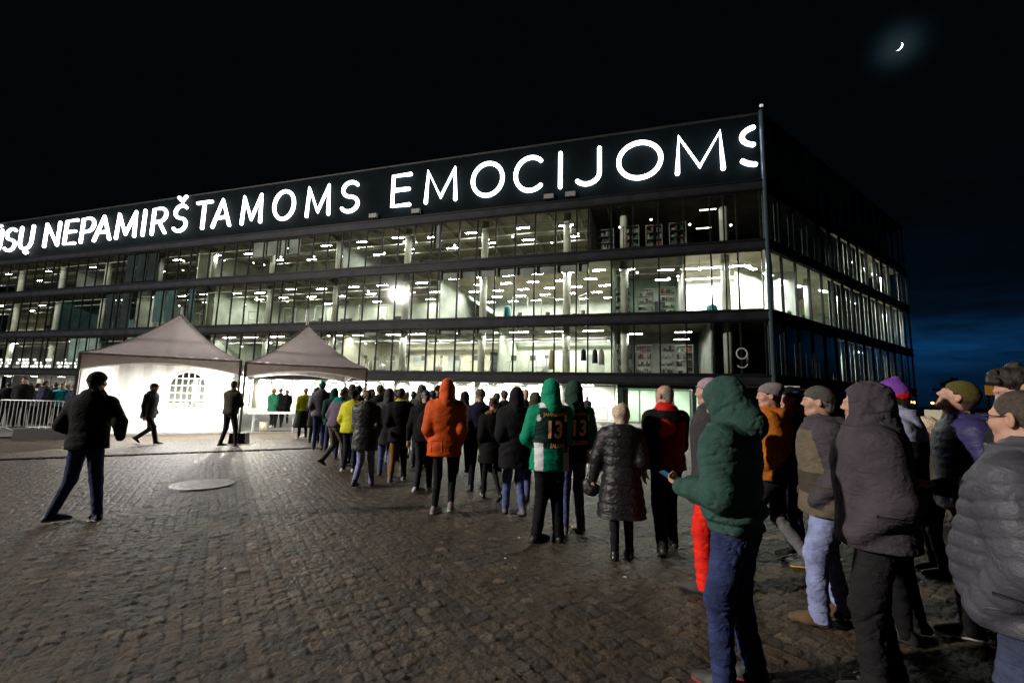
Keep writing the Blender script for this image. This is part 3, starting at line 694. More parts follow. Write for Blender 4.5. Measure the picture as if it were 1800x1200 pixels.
# coats hanging in a lowest window
for k, (s, c_, nm) in enumerate(((14.0, (.45, .36, .22), 'long beige coat hanging in the lowest windows'), (11.7, (.03, .04, .06), 'short navy jacket hanging beside the white curtain in the lowest windows'), (10.9, (.04, .04, .05), 'black coat hanging rightmost in the lowest windows'), (10.45, (.4, .38, .36), 'pale grey coat hanging between dark ones in the lowest windows'))):
    mb = MB(); H_ = [1.45, .8, 1.0, 1.1][k]; z0 = LV[0]+1.75-H_
    n = 12; vs = []
    prof = [(0, .20+.06*(k == 0)), (.5, .18), (.85, .17), (.95, .10), (1.0, .03)]
    for zz, rr in prof:
        for j in range(n):
            a = 2*math.pi*j/n; w_ = 1+.10*math.sin(5*a); vs.append((rr*w_*math.cos(a), .6*rr*w_*math.sin(a), zz*H_))
    fs = [((i*n+j), (i*n+(j+1) % n), ((i+1)*n+(j+1) % n), ((i+1)*n+j)) for i in range(4) for j in range(n)]+[tuple(range(n-1, -1, -1)), tuple(range(4*n, 5*n))]
    mb.add(vs, fs); hk = [(0, 0, H_), (0, 0, H_+.1)]; mb.tube(hk, .01, 6)
    o = mb.build('coat', mat('coat_%d' % k, c_, .9), smooth=True, label=nm, cat='coat'); o.location = FW(s, .7, z0); o.rotation_euler[2] = FA
mb = MB(); mb.tube([FW(15, .7, LV[0]+1.85), FW(9.9, .7, LV[0]+1.85)], .02, 8); o = mb.build('clothes_rail', gyml, label='thin metal clothes rail carrying the coats behind the lowest windows', cat='clothes rail')
# merchandise shelving in the dim rooms by the corner
R = random.Random(9)
shelf_cols = [(.30, .32, .30), (.03, .10, .06), (.16, .05, .04), (.05, .06, .07), (.20, .19, .14)]
for k, (s, d, fl) in enumerate(((8.9, 1.6, 0), (7.6, 2.0, 0), (6.1, 1.6, 0), (4.9, 2.2, 0), (9.0, 1.6, 1), (7.4, 2.2, 1), (6.0, 1.8, 1), (10.2, 1.8, 2), (8.4, 1.5, 2), (6.8, 1.7, 2), (5.2, 1.6, 2))):
    rt2 = empty('storage_shelf', FW(s, d, LV[fl]-.03), FA, label='metal shelf crowded with small goods behind the %s windows near the corner' % ('lowest', 'middle', 'top')[fl], cat='shelf', group='metal shelves behind the %s windows' % ('lowest', 'middle', 'top')[fl])
    mb = MB()
    for sx in (-.55, .55):
        for sy in (-.2, .2): mb.box(sx-.02, sx+.02, sy-.02, sy+.02, 0, 2.2)
    for zz in (.15, .65, 1.15, 1.65, 2.15): mb.box(-.53, .53, -.18, .18, zz, zz+.03)
    mb.build('frame', gyml, rt2)
    mb = MB()
    for zz in (.18, .68, 1.18, 1.68):
        x = -.5
        while x < .4:
            wv = R.uniform(.06, .22); mb.box(x, x+wv-.015, -.14, .12, zz+.002, zz+R.uniform(.12, .38), R.randrange(5)); x += wv
    mb.build('goods', [mat('goods_%d' % j, c_, .7) for j, c_ in enumerate(shelf_cols)], rt2)
pl = empty('potted_plant', SW(2.2, .9, LV[1]-.03), 0, label='green potted plants behind the side glazing of the middle storey', cat='plant', group='potted plants behind the side glazing')
mb = MB(); mb.tube([(0, 0, 0), (0, 0, .3)], [.14, .18], 12); mb.build('pot', mat('pot_white', (.6, .6, .6), .6), pl)
mb = MB()
for k in range(40):
    a = R.uniform(0, 6.28); l = R.uniform(.25, .5); e = R.uniform(.3, 1.2); b0 = Vector((0, 0, .3)); tip = Vector((math.cos(a)*l*math.cos(e), math.sin(a)*l*math.cos(e), .3+l*math.sin(e))); sd = Vector((-math.sin(a), math.cos(a), 0))*.04; md_ = (b0+tip)/2+Vector((0, 0, .06))
    mb.add([b0, md_+sd, tip, md_-sd], [(0, 1, 2, 3)])
mb.build('leaves', mat('leaf_green', (.04, .14, .03), .6), pl)
for s in (4.6, 6.9, 8.3):
    c_ = copy_tree(pl); c_.location = SW(s, .15+.6, LV[1]-.03)
# ================================================================== TENTS
tentroof = mat('tent_roof_fabric', (.33, .30, .34), .75, noise=(2.2, .12), bump=(3.5, .35, .05))
tentskirt = mat('tent_valance_fabric', (.30, .26, .25), .8, noise=(5, .18), bump=(6, .5, .04))
tw = bpy.data.materials.new('tent_wall_fabric'); tw.use_nodes = True; t = tw.node_tree; t.nodes.clear()
df = N(t, 'ShaderNodeBsdfDiffuse'); df.inputs[0].default_value = (.85, .84, .82, 1); tl = N(t, 'ShaderNodeBsdfTranslucent'); tl.inputs[0].default_value = (.75, .74, .72, 1)
mx_ = N(t, 'ShaderNodeMixShader'); mx_.inputs[0].default_value = .35; o_ = N(t, 'ShaderNodeOutputMaterial'); t.links.new(df.outputs[0], mx_.inputs[1]); t.links.new(tl.outputs[0], mx_.inputs[2]); t.links.new(mx_.outputs[0], o_.inputs[0])
alum = mat('tent_pole_metal', (.75, .75, .75), .35, .4)
for m__, tcol, am in ((tentroof, (.42, .37, .38), .35), (tentskirt, (.40, .34, .32), .22)):
    t = m__.node_tree; b0_ = t.nodes['Principled BSDF']; oo = [n for n in t.nodes if n.type == 'OUTPUT_MATERIAL'][0]; tr_ = N(t, 'ShaderNodeBsdfTranslucent'); tr_.inputs[0].default_value = (*tcol, 1); mm = N(t, 'ShaderNodeMixShader'); mm.inputs[0].default_value = am
    t.links.new(b0_.outputs[0], mm.inputs[1]); t.links.new(tr_.outputs[0], mm.inputs[2]); t.links.new(mm.outputs[0], oo.inputs[0])
def tent(o, e, depth, peak, eave, walls, label, spire=.25):
    """o: front-left corner, e: front-right corner (world xy)"""
    o = Vector(o); e = Vector(e); ax = (e-o); Wd = ax.length; ax.normalize(); ay = Vector((-ax.y, ax.x)); rz = math.atan2(ax.y, ax.x)
    root = empty('party_tent', (o.x, o.y, 0), rz, label=label, cat='tent')
    D = depth; n = 14
    # roof: concave pyramid; grid over the square
    G = 40; vs = []
    for j in range(G+1):
        for i in range(G+1):
            u, v = i/G, j/G; a, b_ = 2*u-1, 2*v-1; r = max(abs(a), abs(b_))
            h = (1-r)
            zz = eave+(peak-eave)*(h**1.55*.82+.18*h)
            m_ = min(abs(a), abs(b_))/(r+1e-6); zz -= .13*math.sin(math.pi*r)*(1-m_)**1.0*(.6)   # panels sag between ridges
            zz += (.014*math.sin(38*a*b_+7*r)+.009*math.sin(90*(a+.3*b_)*(b_-.2*a)))*max(0, r-.45)*1.8
            vs.append((u*Wd, v*D, zz))
    fs = [(j*(G+1)+i, j*(G+1)+i+1, (j+1)*(G+1)+i+1, (j+1)*(G+1)+i) for j in range(G) for i in range(G)]
    mb = MB(); mb.add(vs, fs); mb.build('canopy', tentroof, root, smooth=True)
    mb = MB(); mb.tube([(Wd/2, D/2, peak-.08), (Wd/2, D/2, peak+spire)], [.05, .015], 8); mb.build('spire', alum, root)
    # valance on each side: straight top, arched lower edge
    for side in range(4):
        mb = MB(); K = 36; vs = []
        for k in range(K+1):
            u = k/K; drop = .48-.27*math.sin(math.pi*u)**.8; 
            wv = .012*math.sin(u*70)+.02*math.sin(u*17+side)
            for zz, of in ((eave-.005, 0), (eave-drop*.55, .02+wv), (eave-drop, .015+wv*1.4), (eave-drop-.035, .01+wv*1.4)):
                if side == 0: p = (u*Wd, -of-.01, zz)
                elif side == 1: p = (Wd+of+.01, u*D, zz)
                elif side == 2: p = (u*Wd, D+of+.01, zz)
                else: p = (-of-.01, u*D, zz)
                vs.append(p)
        fs = []; ms = []
        for k in range(K):
            for q_ in range(3): fs.append((k*4+q_, (k+1)*4+q_, (k+1)*4+q_+1, k*4+q_+1)); ms.append(1 if q_ == 2 else 0)
        mb.v = vs; mb.f = fs; mb.m = ms; mb.build('valance', [tentskirt, MATS.setdefault('tent_wall', tw)], root, smooth=True)
    mb = MB()
    for (x, y) in ((0, 0), (Wd, 0), (0, D), (Wd, D)):
        pts = []
        for k in range(17):
            r = 1-k/16; h = 1-r; pts.append((Wd/2+(x-Wd/2)*r, D/2+(y-D/2)*r, eave+(peak-eave)*(h**1.55*.82+.18*h)+.008))
        mb.tube(pts, .016, 6)
    mb.build('ridge_seam', tentskirt, root)
    for (x, y) in ((0, 0), (Wd, 0), (0, D), (Wd, D)):
        mb = MB(); mb.box(x-.035, x+.035, y-.035, y+.035, 0, eave-.01); lg = mb.build('leg', alum, root)
        mb = MB(); mb.box(x-.09, x+.09, y-.09, y+.09, 0, .012); mb.build('foot_plate', alum, lg)
    mb = MB()
    for (a, b_) in (((0, 0), (Wd, 0)), ((Wd, 0), (Wd, D)), ((Wd, D), (0, D)), ((0, D), (0, 0))):
        mb.tube([(a[0], a[1], eave-.05), (b_[0], b_[1], eave-.05)], .022, 6)
    mb.tube([(0, D/2, eave-.05), (Wd, D/2, eave-.05)], .022, 6); mb.tube([(Wd/2, D/2, eave-.05), (Wd/2, D/2, peak-.1)], .03, 6); mb.build('frame', alum, root)
    for wl in walls:
        mb = MB(); K = 30
        def pt(u, z_):
            wv = .02*math.sin(u*40)*min(1, z_)+.01
            return {'back': (u*Wd, D-.05+wv, z_), 'left': (.05+wv, u*D, z_), 'right': (Wd-.05+wv, u*D, z_)}[wl]
        if wl == 'back':   # wall with an arched lattice window
            cx, hw, zb, zs = .56, .145, .92, 1.72
            us = sorted(set([k/K for k in range(K+1)]+[cx-hw, cx+hw]))
            zsn = [0.02, .5, zb]+[zb+(eave-.1-zb)*k/14 for k in range(1, 15)]
            def inside(u, z_):
                x = abs(u-cx)/hw
                return x < 1 and z_ > zb and z_ < zs+.52*math.sqrt(max(0, 1-x*x))
            idx = {}
            vs = []; fs = []
            for i, u in enumerate(us):
                for j, z_ in enumerate(zsn): idx[i, j] = len(vs); vs.append(pt(u, z_))
            for i in range(len(us)-1):
                for j in range(len(zsn)-1):
                    if not inside((us[i]+us[i+1])/2, (zsn[j]+zsn[j+1])/2): fs.append((idx[i, j], idx[i+1, j], idx[i+1, j+1], idx[i, j+1]))
            mb.add(vs, fs); wobj = mb.build('wall', tw, root)
            mb = MB()
            for k in range(7):
                u = cx-hw+2*hw*k/6; top = zs+.52*math.sqrt(max(0, 1-((u-cx)/hw)**2)); x_, y_, _ = pt(u, 1)
                mb.box(x_-.02, x_+.02, y_-.03, y_-.01, zb, top)
            for k in range(1, 6):
                z_ = zb+.27*k; hh = hw*math.sqrt(max(0, 1-max(0, (z_-zs)/.52)**2)); a = pt(cx-hh, z_); b_ = pt(cx+hh, z_); mb.box(a[0], b_[0], a[1]-.05, a[1]-.035, z_-.02, z_+.02)
            Pm = [pt(cx-hw, zb)]+[(pt(cx-hw*math.cos(math.pi*k/16), 1)[0], D-.07, zs+.52*math.sin(math.pi*k/16)) for k in range(17)]+[pt(cx+hw, zb)]
            Pm = [(p[0], D-.07, p[2]) for p in Pm]; mb.tube(Pm, .03, 6); mb.build('window_lattice', tw, wobj)
        else:
            vs = []; fs = []
            for k in range(K+1):
                for z_ in (.02, .8, 1.6, eave-.1): vs.append(pt(k/K, z_))
            for k in range(K):
                for q_ in range(3): fs.append((k*4+q_, (k+1)*4+q_, (k+1)*4+q_+1, k*4+q_+1))
            mb.add(vs, fs); mb.build('wall', tw, root, smooth=True)
    return root, ax, ay, Wd
T1A, T1B = (-11.76, 12.02), (-8.55, 13.95)
t1r, ax1, ay1, W1 = tent(T1A, T1B, 4.1, 4.12, 2.56, ('back', 'left'), 'large grey peaked tent with glowing white walls and an arched lattice window')
T2A, T2B = (-8.42, 14.0), (-5.22, 15.95)
t2r, ax2, ay2, W2 = tent(T2A, T2B, 3.7, 4.14, 2.52, (), 'smaller peaked grey tent with open sides where the queue enters', spire=.62)
for k, (p, sz) in enumerate((((-14.3, 13.75), (.55, .30)), ((-8.42, 14.02), (.24, .18)), ((-5.4, 16.3), (.25, .2)))):
    wt = empty('tent_weight', (p[0], p[1], 0), .17, label=['black ballast block on the ground left of the glowing tent, behind the standing man', 'black ballast block under the pole between the two tents', 'dark ballast block at a rear pole of the open tent'][k], cat='ballast block')
    mb = MB(); a, b_ = sz; h = .30
    mb.hexa([(-a, -b_, 0), (a, -b_, 0), (a, b_, 0), (-a, b_, 0), (-a*.92, -b_*.88, h), (a*.92, -b_*.88, h), (a*.92, b_*.88, h), (-a*.92, b_*.88, h)]); mb.build('block', mat('black_rubber', (.012, .012, .012), .7), wt)
    mb = MB(); mb.tube([(-.09, 0, h), (-.09, 0, h+.07), (.09, 0, h+.07), (.09, 0, h)], .012, 6); mb.build('handle', alum, wt)
# work lamp on the pole between the tents
wl_ = empty('work_lamp', (-10.15, 16.72, 2.02), label='dazzling work lamp glaring behind the man at the pole between the tents', cat='lamp')
mb = MB(); mb.box(-.16, .16, .02, .09, -.11, .11); mb.build('housing', alum, wl_); mb = MB(); mb.ball((0, 0, 0), (.15, .05, .10), 12, 8); mb.build('lens', emis('work_lamp_lens', (1, .97, .86), 30), wl_, smooth=True)
wlp = lamp('work_lamp_glow', 'POINT', (-10.0, 16.5, 2.0), 480, (1, .95, .80), .10)
# ceiling tubes inside the tents
def tentlamp(root, x, y, z, L, lab):
    c_ = root.matrix_basis.copy() if False else Matrix.Translation(root.location) @ Matrix.Rotation(root.rotation_euler[2], 4, 'Z'); p = c_ @ Vector((x, y, z))
    r = empty('tube_lamp', p, root.rotation_euler[2], label=lab, cat='lamp'); mb = MB(); mb.box(-L/2, L/2, -.05, .05, .02, .07); mb.build('housing', alum, r); mb = MB(); mb.tube([(-L/2, 0, 0), (L/2, 0, 0)], .025, 8); mb.build('tube', emis('tent_tube', (1, .98, .95), 12), r, smooth=True)
    l = lamp('tube_glow', 'AREA', p-Vector((0, 0, .08)), 330 if root is t1r else 130, (1, .98, .96)); l.data.size = 1.4; l.data.size_y = .8; l.data.shape = 'RECTANGLE'; l.rotation_euler = (0, 0, root.rotation_euler[2])
    return r
tentlamp(t1r, W1/2, 2.0, 2.46, 1.4, 'tube lamp under the roof of the glowing white tent')
tentlamp(t2r, W2/2, 2.0, 2.42, 1.2, 'tube lamp under the roof of the open grey tent')
# folding table in the open tent
ta = Vector(ground_at(432, 762)); tb = Vector(ground_at(522, 761)); ang = math.atan2((tb-ta).y, (tb-ta).x); L = (tb-ta).length
tbl = empty('folding_table', (ta.x, ta.y, 0), ang, label='white folding table standing at the entrance of the open tent', cat='table')
mb = MB(); mb.box(0, L, 0, .7, .74, .79); mb.build('tabletop', mat('table_white', (.8, .78, .76), .5), tbl)
for x in (.18, L-.18):
    for y in (.08, .62):
        mb = MB(); mb.tube([(x, y, .02), (x, y, .74)], .017, 8); mb.build('leg', alum, tbl)
    mb = MB(); mb.tube([(x, .35, .45), (x+(.35 if x < 1 else -.35), .35, .73)], .012, 6); mb.build('brace', alum, tbl)
bk = empty('paper_bin', (ta.x+.35, ta.y+.5, 0), label='small pale bin on the ground beneath the folding table', cat='bin'); mb = MB(); mb.tube([(0, 0, 0), (0, 0, .42)], [.12, .15], 14); mb.build('bin_body', mat('bin_cream', (.6, .56, .4), .6), bk, smooth=True); mb = MB(); mb.tube([(.15*math.cos(a*.524), .15*math.sin(a*.524), .42) for a in range(12)], .012, 6, closed=True); mb.build('rim', alum, bk)
# ================================================================== BARRIERS
galv = mat('galvanised_steel', (.42, .42, .43), .4, .6)
def barrier(p, q, label=None, group='crowd barriers at the far left', name='crowd_barrier', H=1.08, nb=17):
    p = Vector(p); q = Vector(q); d = q-p; L = d.length
    r = empty(name, (p.x, p.y, 0), math.atan2(d.y, d.x), label=label, cat='barrier', group=group)
    mb = MB(); mb.tube([(.03, 0, .16), (.03, 0, H-.08), (.10, 0, H), (L-.10, 0, H), (L-.03, 0, H-.08), (L-.03, 0, .16)], .019, 8, closed=True); mb.build('frame', galv, r, smooth=True)
    mb = MB()
    for k in range(1, nb): mb.tube([(L*k/nb, 0, .17), (L*k/nb, 0, H-.01)], .009, 6)
    mb.build('bars', galv, r)
    for x in (.3, L-.3):
        mb = MB(); mb.tube([(x, -.32, .01), (x, -.22, .05), (x, 0, .17), (x, .22, .05), (x, .32, .01)], .016, 6); mb.build('foot', galv, r)
    return r
B0 = Vector((-19.9, 15.15)); Bd = Vector((math.cos(.12), math.sin(.12)))
for k in range(-2, 3):
    barrier(B0+Bd*(k*2.22), B0+Bd*(k*2.22+2.15), ['steel crowd barrier at the far left, outermost of the row', 'steel crowd barrier at the left, second from the outer end of the row', 'steel crowd barrier in front of the distant crowd, in the middle of the row', 'steel crowd barrier beside the glowing tent, before the last of the row', 'steel crowd barrier ending behind the black jacketed man'][k+2])
far = [(ground_at(1003, 752), ground_at(1034, 751)), (ground_at(1036, 751), ground_at(1068, 750))]
for k, (a, b_) in enumerate(far):
    barrier(Vector(a), Vector(b_), ['distant steel barrier leaning by the white wall, nearer the jersey wearers', 'distant steel barrier beside the glass entrance portal'][k], 'barriers near the glass entrance')
# sign stand / post by the left barrier
pst = empty('marker_post', (-18.0, 14.9, 0), label='brown post with a small yellow plate standing at the left barrier', cat='post')
mb = MB(); mb.box(-.10, .10, -.06, .06, 0, 1.0); mb.box(-.2, .2, -.15, .15, 0, .05); mb.build('pole', mat('post_brown', (.16, .09, .05), .8), pst)
mb = MB(); mb.box(-.12, .12, -.075, -.061, .78, .96); mb.build('plate', mat('plate_yellow', (.6, .5, .03), .6), pst)
# far right: hoarding, lamps, shrub, placard, distant tree mass
hb = empty('lit_hoarding', (52, 45.5, 0), math.radians(-40), label='dim orange lit hoarding far behind the tall dark haired man', cat='hoarding')
mb = MB(); mb.box(-2.2, 2.2, -.1, .1, 3.0, 4.0); mb.build('panel', mat('hoarding_orange', (.5, .25, .03), .7, emit=(.6, .26, .03), estr=.16), hb)
for x in (-2, 2):
    mb = MB(); mb.box(x-.1, x+.1, .1, .3, 0, 3.9); mb.build('support', steel_dk, hb)
for k, (px, py, D_) in enumerate(((1599, 706, 70), (1607, 707, 72), (1638, 708, 74), (1659, 706, 60), (1468, 685, 62), (1474, 686, 63))):
    dv = ray(px, py); P = np.array([0, 0, EYE])+dv*D_
    if k > 3: P = np.array([0, 0, EYE])+dv*30; continue
    sl = empty('street_lamp', (P[0], P[1], 0), label=['small orange street lamp right of the building edge, leftmost of the distant lamps', 'small orange street lamp second from the left past the building edge', 'yellow street lamp above the pale placard in the distance', 'small orange street lamp just left of the navy quilted jacket'][k], cat='street lamp', group='distant street lamps')
    mb = MB(); mb.tube([(0, 0, 0), (0, 0, P[2]+.3)], .06, 8); mb.build('pole', steel_dk, sl); mb = MB(); mb.ball((0, -.1, P[2]), (.24, .24, .20), 10, 6); mb.build('lamp_head', emis('sodium', (1, .42, .10), 6), sl, smooth=True)
plc = empty('placard', ground_at(1650, 800)+(0,), math.radians(-40), label='pale beige square placard on a pole behind the purple capped person', cat='placard')
dv = ray(1655, 728)
gx, gy = dv[0]/dv[1]*8.5, 8.5
plc.location = (gx, gy, 0); hz = EYE+dv[2]/dv[1]*8.5
mb = MB(); mb.box(-.02, .02, -.02, .02, 0, hz-.2); mb.build('pole', mat('wood_pole', (.3, .22, .14), .8), plc)
mb = MB(); mb.box(-.24, .24, -.045, -.021, hz-.30, hz+.08); mb.build('board', mat('placard_card', (.55, .52, .38), .8, noise=(4, .1)), plc)
# small roadside shrubs at the right
leafm = mat('shrub_leaf', (.045, .12, .025), .6, noise=(6, .4))
R = random.Random(4)
def shrub(x, y, r, h, label):
    root = empty('shrub', (x, y, 0), label=label, cat='shrub', group='shrubs past the queue on the right')
    mb = MB()
    for k in range(7):
        a = R.uniform(0, 6.28); mb.tube([(0, 0, 0), (math.cos(a)*r*.3, math.sin(a)*r*.3, h*.5), (math.cos(a)*r*.6, math.sin(a)*r*.6, h*.8)], [.03, .02, .008], 5)
    mb.build('stem', mat('bark', (.08, .06, .04), .9), root)
    mb = MB()
    for k in range(1500):
        a = R.uniform(0, 6.28); e = R.uniform(-.4, 1.57); q_ = R.random()**.4*(.75+.25*math.sin(a*3+e*4))
        c_ = Vector((math.cos(a)*math.cos(e)*r*q_, math.sin(a)*math.cos(e)*r*q_, h*.5+math.sin(e)*h*.5*q_))
        u = Vector((R.gauss(0, 1), R.gauss(0, 1), R.gauss(0, 1))).normalized(); v = u.orthogonal().normalized(); s_ = R.uniform(.025, .05)
        mb.add([c_-u*s_, c_+v*s_*.5, c_+u*s_, c_-v*s_*.5], [(0, 1, 2, 3)])
    mb.build('foliage', leafm, root)
for k, (px, py, d) in enumerate(((1640, 830, 6.6), (1668, 850, 6.9), (1590, 820, 8.2))):
    dv = ray(px, py); shrub(dv[0]/dv[1]*d, d, .75, 1.35, ['leafy green shrub glimpsed between the hooded man and the navy quilted jacket', 'leafy green shrub behind the navy quilted jacket', 'low dark shrub behind the purple capped person'][k])
treem = mat('night_foliage', (.02, .035, .02), .8)
for k, (x, y, h) in enumerate(((62, 52, 7), (74, 55, 8.5), (86, 58, 7.5), (98, 64, 9), (66, 66, 6))):
    root = empty('tree', (x, y, 0), label='dark tree on the night skyline at the far right, number %s' % ('closest to the building edge', 'second from the building edge', 'third from the building edge', 'at the picture edge', 'farthest away behind the others')[k].replace('number ', ''), cat='tree', group='dark trees on the skyline at the right')
    root['label'] = 'dark tree on the night skyline, ' + ('closest to the building edge', 'second from the building edge', 'third from the building edge', 'outermost at the right', 'farthest away behind the others')[k]
    mb = MB(); mb.tube([(0, 0, 0), (.1, 0, h*.4), (0, .1, h*.8)], [.3, .2, .05], 8); mb.build('trunk', MATS['bark'], root)
    mb = MB()
    for j in range(900):
        a = R.uniform(0, 6.28); e = R.uniform(-.9, 1.57); q_ = R.random()**.35*(.75+.25*math.sin(a*4+e*5+k))
        c_ = Vector((math.cos(a)*math.cos(e)*h*.42*q_, math.sin(a)*math.cos(e)*h*.42*q_, h*.62+math.sin(e)*h*.38*q_)); u = Vector((R.gauss(0, 1), R.gauss(0, 1), R.gauss(0, 1))).normalized(); v = u.orthogonal().normalized(); s_ = .28
        mb.add([c_-u*s_, c_+v*s_*.6, c_+u*s_, c_-v*s_*.6], [(0, 1, 2, 3)])
    mb.build('crown', treem, root)
# ================================================================== PEOPLE: implicit surfaces meshed with surface nets
f32 = np.float32
def surface_nets(V, org, h):
    s = V < 0
    nx, ny, nz = V.shape
    c = [s[i:nx-1+i, j:ny-1+j, k:nz-1+k] for i in (0, 1) for j in (0, 1) for k in (0, 1)]
    sm = sum(x.astype(np.int8) for x in c)
    act = (sm > 0) & (sm < 8)
    I = np.argwhere(act)
    if len(I) == 0: return np.zeros((0, 3)), np.zeros((0, 4), int)
    idx = -np.ones(act.shape, np.int64); idx[act] = np.arange(len(I))
    acc = np.zeros((len(I), 3)); cnt = np.zeros(len(I))
    cor = [(i, j, k) for i in (0, 1) for j in (0, 1) for k in (0, 1)]
    vals = {o: V[I[:, 0]+o[0], I[:, 1]+o[1], I[:, 2]+o[2]] for o in cor}
    for o in cor:
        for ax in range(3):
            if o[ax] == 0:
                p = list(o); p[ax] = 1; p = tuple(p); a, b = vals[o], vals[p]; m = (a < 0) != (b < 0)
                t = np.where(m, a/np.where(m, a-b, 1), 0)
                base = np.array(o, float)[None].repeat(len(I), 0); base[:, ax] += t
                acc[m] += base[m]; cnt[m] += 1
    P = (I+acc/cnt[:, None])*h+np.array(org)
    quads = []
    for ax in range(3):
        sl0 = [slice(1, -1)]*3; sl1 = [slice(1, -1)]*3; sl0[ax] = slice(0, V.shape[ax]-1); sl1[ax] = slice(1, V.shape[ax])
        a, b = s[tuple(sl0)], s[tuple(sl1)]
        for flip, m in ((False, a & ~b), (True, ~a & b)):
            E_ = np.argwhere(m)
            if not len(E_): continue
            u, v = [x for x in range(3) if x != ax]
            E_[:, u] += 1; E_[:, v] += 1
            def cell(du, dv):
                q = E_.copy(); q[:, u] -= du; q[:, v] -= dv; return idx[q[:, 0], q[:, 1], q[:, 2]]
            Q = np.stack([cell(0, 0), cell(1, 0), cell(1, 1), cell(0, 1)], 1)
            if flip ^ (ax == 1): Q = Q[:, ::-1]
            quads.append(Q)
    Q = np.concatenate(quads); Q = Q[(Q >= 0).all(1)]
    return P, Q
def wavef(p, seed, freq):
    r = np.random.default_rng(seed); out = 0
    w = np.sin(p[..., 0]*freq*.7+1.3)+np.sin(p[..., 1]*freq*.6+p[..., 2]*freq*.5)
    for i in range(5):
        k = r.normal(size=3)*freq*(.6+.5*i/5); k = k.astype(f32)
        out = out+np.sin(p[..., 0]*k[0]+p[..., 1]*k[1]+p[..., 2]*k[2]+r.uniform(0, 6.28)+.8*w)
    return out/3.0
class SDF:
    def __init__(s, lo, hi, h):
        s.h = h; s.lo = np.array(lo, float); n = np.ceil((np.array(hi)-s.lo)/h).astype(int)+2
        s.n = n; s.V = np.full(n, 1.0, f32)
        s.ax = [(s.lo[i]+h*np.arange(n[i])).astype(f32) for i in range(3)]
    def sub(s, lo, hi):
        sl = []
        for i in range(3):
            a = int(max(0, math.floor((lo[i]-s.lo[i])/s.h))); b = int(min(s.n[i], math.ceil((hi[i]-s.lo[i])/s.h)+1))
            if b <= a: return None, None
            sl.append(slice(a, b))
        g = np.stack(np.meshgrid(s.ax[0][sl[0]], s.ax[1][sl[1]], s.ax[2][sl[2]], indexing='ij'), -1)
        return tuple(sl), g
    def put(s, sl, d, k, op='u'):
        a = s.V[sl]; d = d.astype(f32)
        if op == 'u':
            if k <= 0: s.V[sl] = np.minimum(a, d)
            else:
                hh = np.clip(.5+.5*(a-d)/k, 0, 1); s.V[sl] = a*(1-hh)+d*hh-k*hh*(1-hh)
        else:  # subtract
            d = -d
            if k <= 0: s.V[sl] = np.maximum(a, d)
            else:
                hh = np.clip(.5-.5*(a-d)/k, 0, 1); s.V[sl] = a*(1-hh)+d*hh+k*hh*(1-hh)
    def cone(s, a, b, ra, rb, k=.02, op='u', disp=None, flat=None, folds=None):
        a = np.array(a, f32); b = np.array(b, f32); R_ = max(ra, rb)+k+.05
        lo = np.minimum(a, b)-R_; hi = np.maximum(a, b)+R_
        sl, g = s.sub(lo, hi)
        if sl is None: return
        ab = b-a; L2 = float(ab@ab)+1e-9; t = np.clip(((g-a)@ab)/L2, 0, 1)
        v = g-a-t[..., None]*ab
        if flat is not None:
            n, f = np.array(flat[0], f32), flat[1]; q = v@n; v = v+(q*(f-1))[..., None]*n
        d = np.sqrt((v*v).sum(-1))-(ra+(rb-ra)*t)
        L = math.sqrt(L2)
        if disp: d = d-disp(t*L)
        if folds:    # folds bunching towards an end: (amp, freq, seed)
            ph = wavef(g, folds[2], 14)
            d = d-folds[0]*(np.abs(np.sin(t*L*folds[1]+1.7*ph))-.5)*(folds[3](t) if len(folds) > 3 else 1)
        s.put(sl, d, k, op)
    def ell(s, c, r, k=.02, op='u', rot=None, disp=None):
        c = np.array(c, f32); R_ = max(r)+k+.04
        sl, g = s.sub(c-R_, c+R_)
        if sl is None: return
        v = g-c
        if rot is not None: v = v@rot.astype(f32)
        r = np.array(r, f32); q = v/r; l = np.sqrt((q*q).sum(-1)); l2 = np.sqrt(((v/(r*r))**2).sum(-1))+1e-6
        d = l*(l-1)/l2
        if disp is not None: d = d-disp(v)
        s.put(sl, d, k, op)
    def plane(s, n, c):      # keep the side where (p.n) < c
        sl, g = s.sub(s.lo, s.lo+s.n*s.h); d = g@np.array(n, f32)-c; s.V = np.maximum(s.V, d.astype(f32))
    def noise(s, amp, freq, seed=1, ridge=False, zr=None):
        sl, g = s.sub(s.lo, s.lo+s.n*s.h); near = np.abs(s.V) < .06
        p = g[near]; w_ = wavef(p, seed, freq)
        if ridge: w_ = np.abs(w_)*1.6-1
        s.V[near] -= (amp*w_).astype(f32)
    def crease(s, amp, freq, seed=1, width=.16, st=(1, 1, 1), mask=None):
        sl, g = s.sub(s.lo, s.lo+s.n*s.h); near = np.abs(s.V) < .05
        p = g[near]*np.array(st, f32); w_ = wavef(p, seed, freq); m_ = np.clip(wavef(p, seed+50, freq*.45)*1.2+.45, 0, 1)
        if mask is not None: m_ = m_*mask(g[near])
        s.V[near] += (amp*np.exp(-(w_/width)**2)*m_-amp*.35*m_).astype(f32)
    def mesh(s):
        V = s.V.copy(); V[0] = V[-1] = 1; V[:, 0] = V[:, -1] = 1; V[:, :, 0] = V[:, :, -1] = 1
        return surface_nets(V, s.lo, s.h)
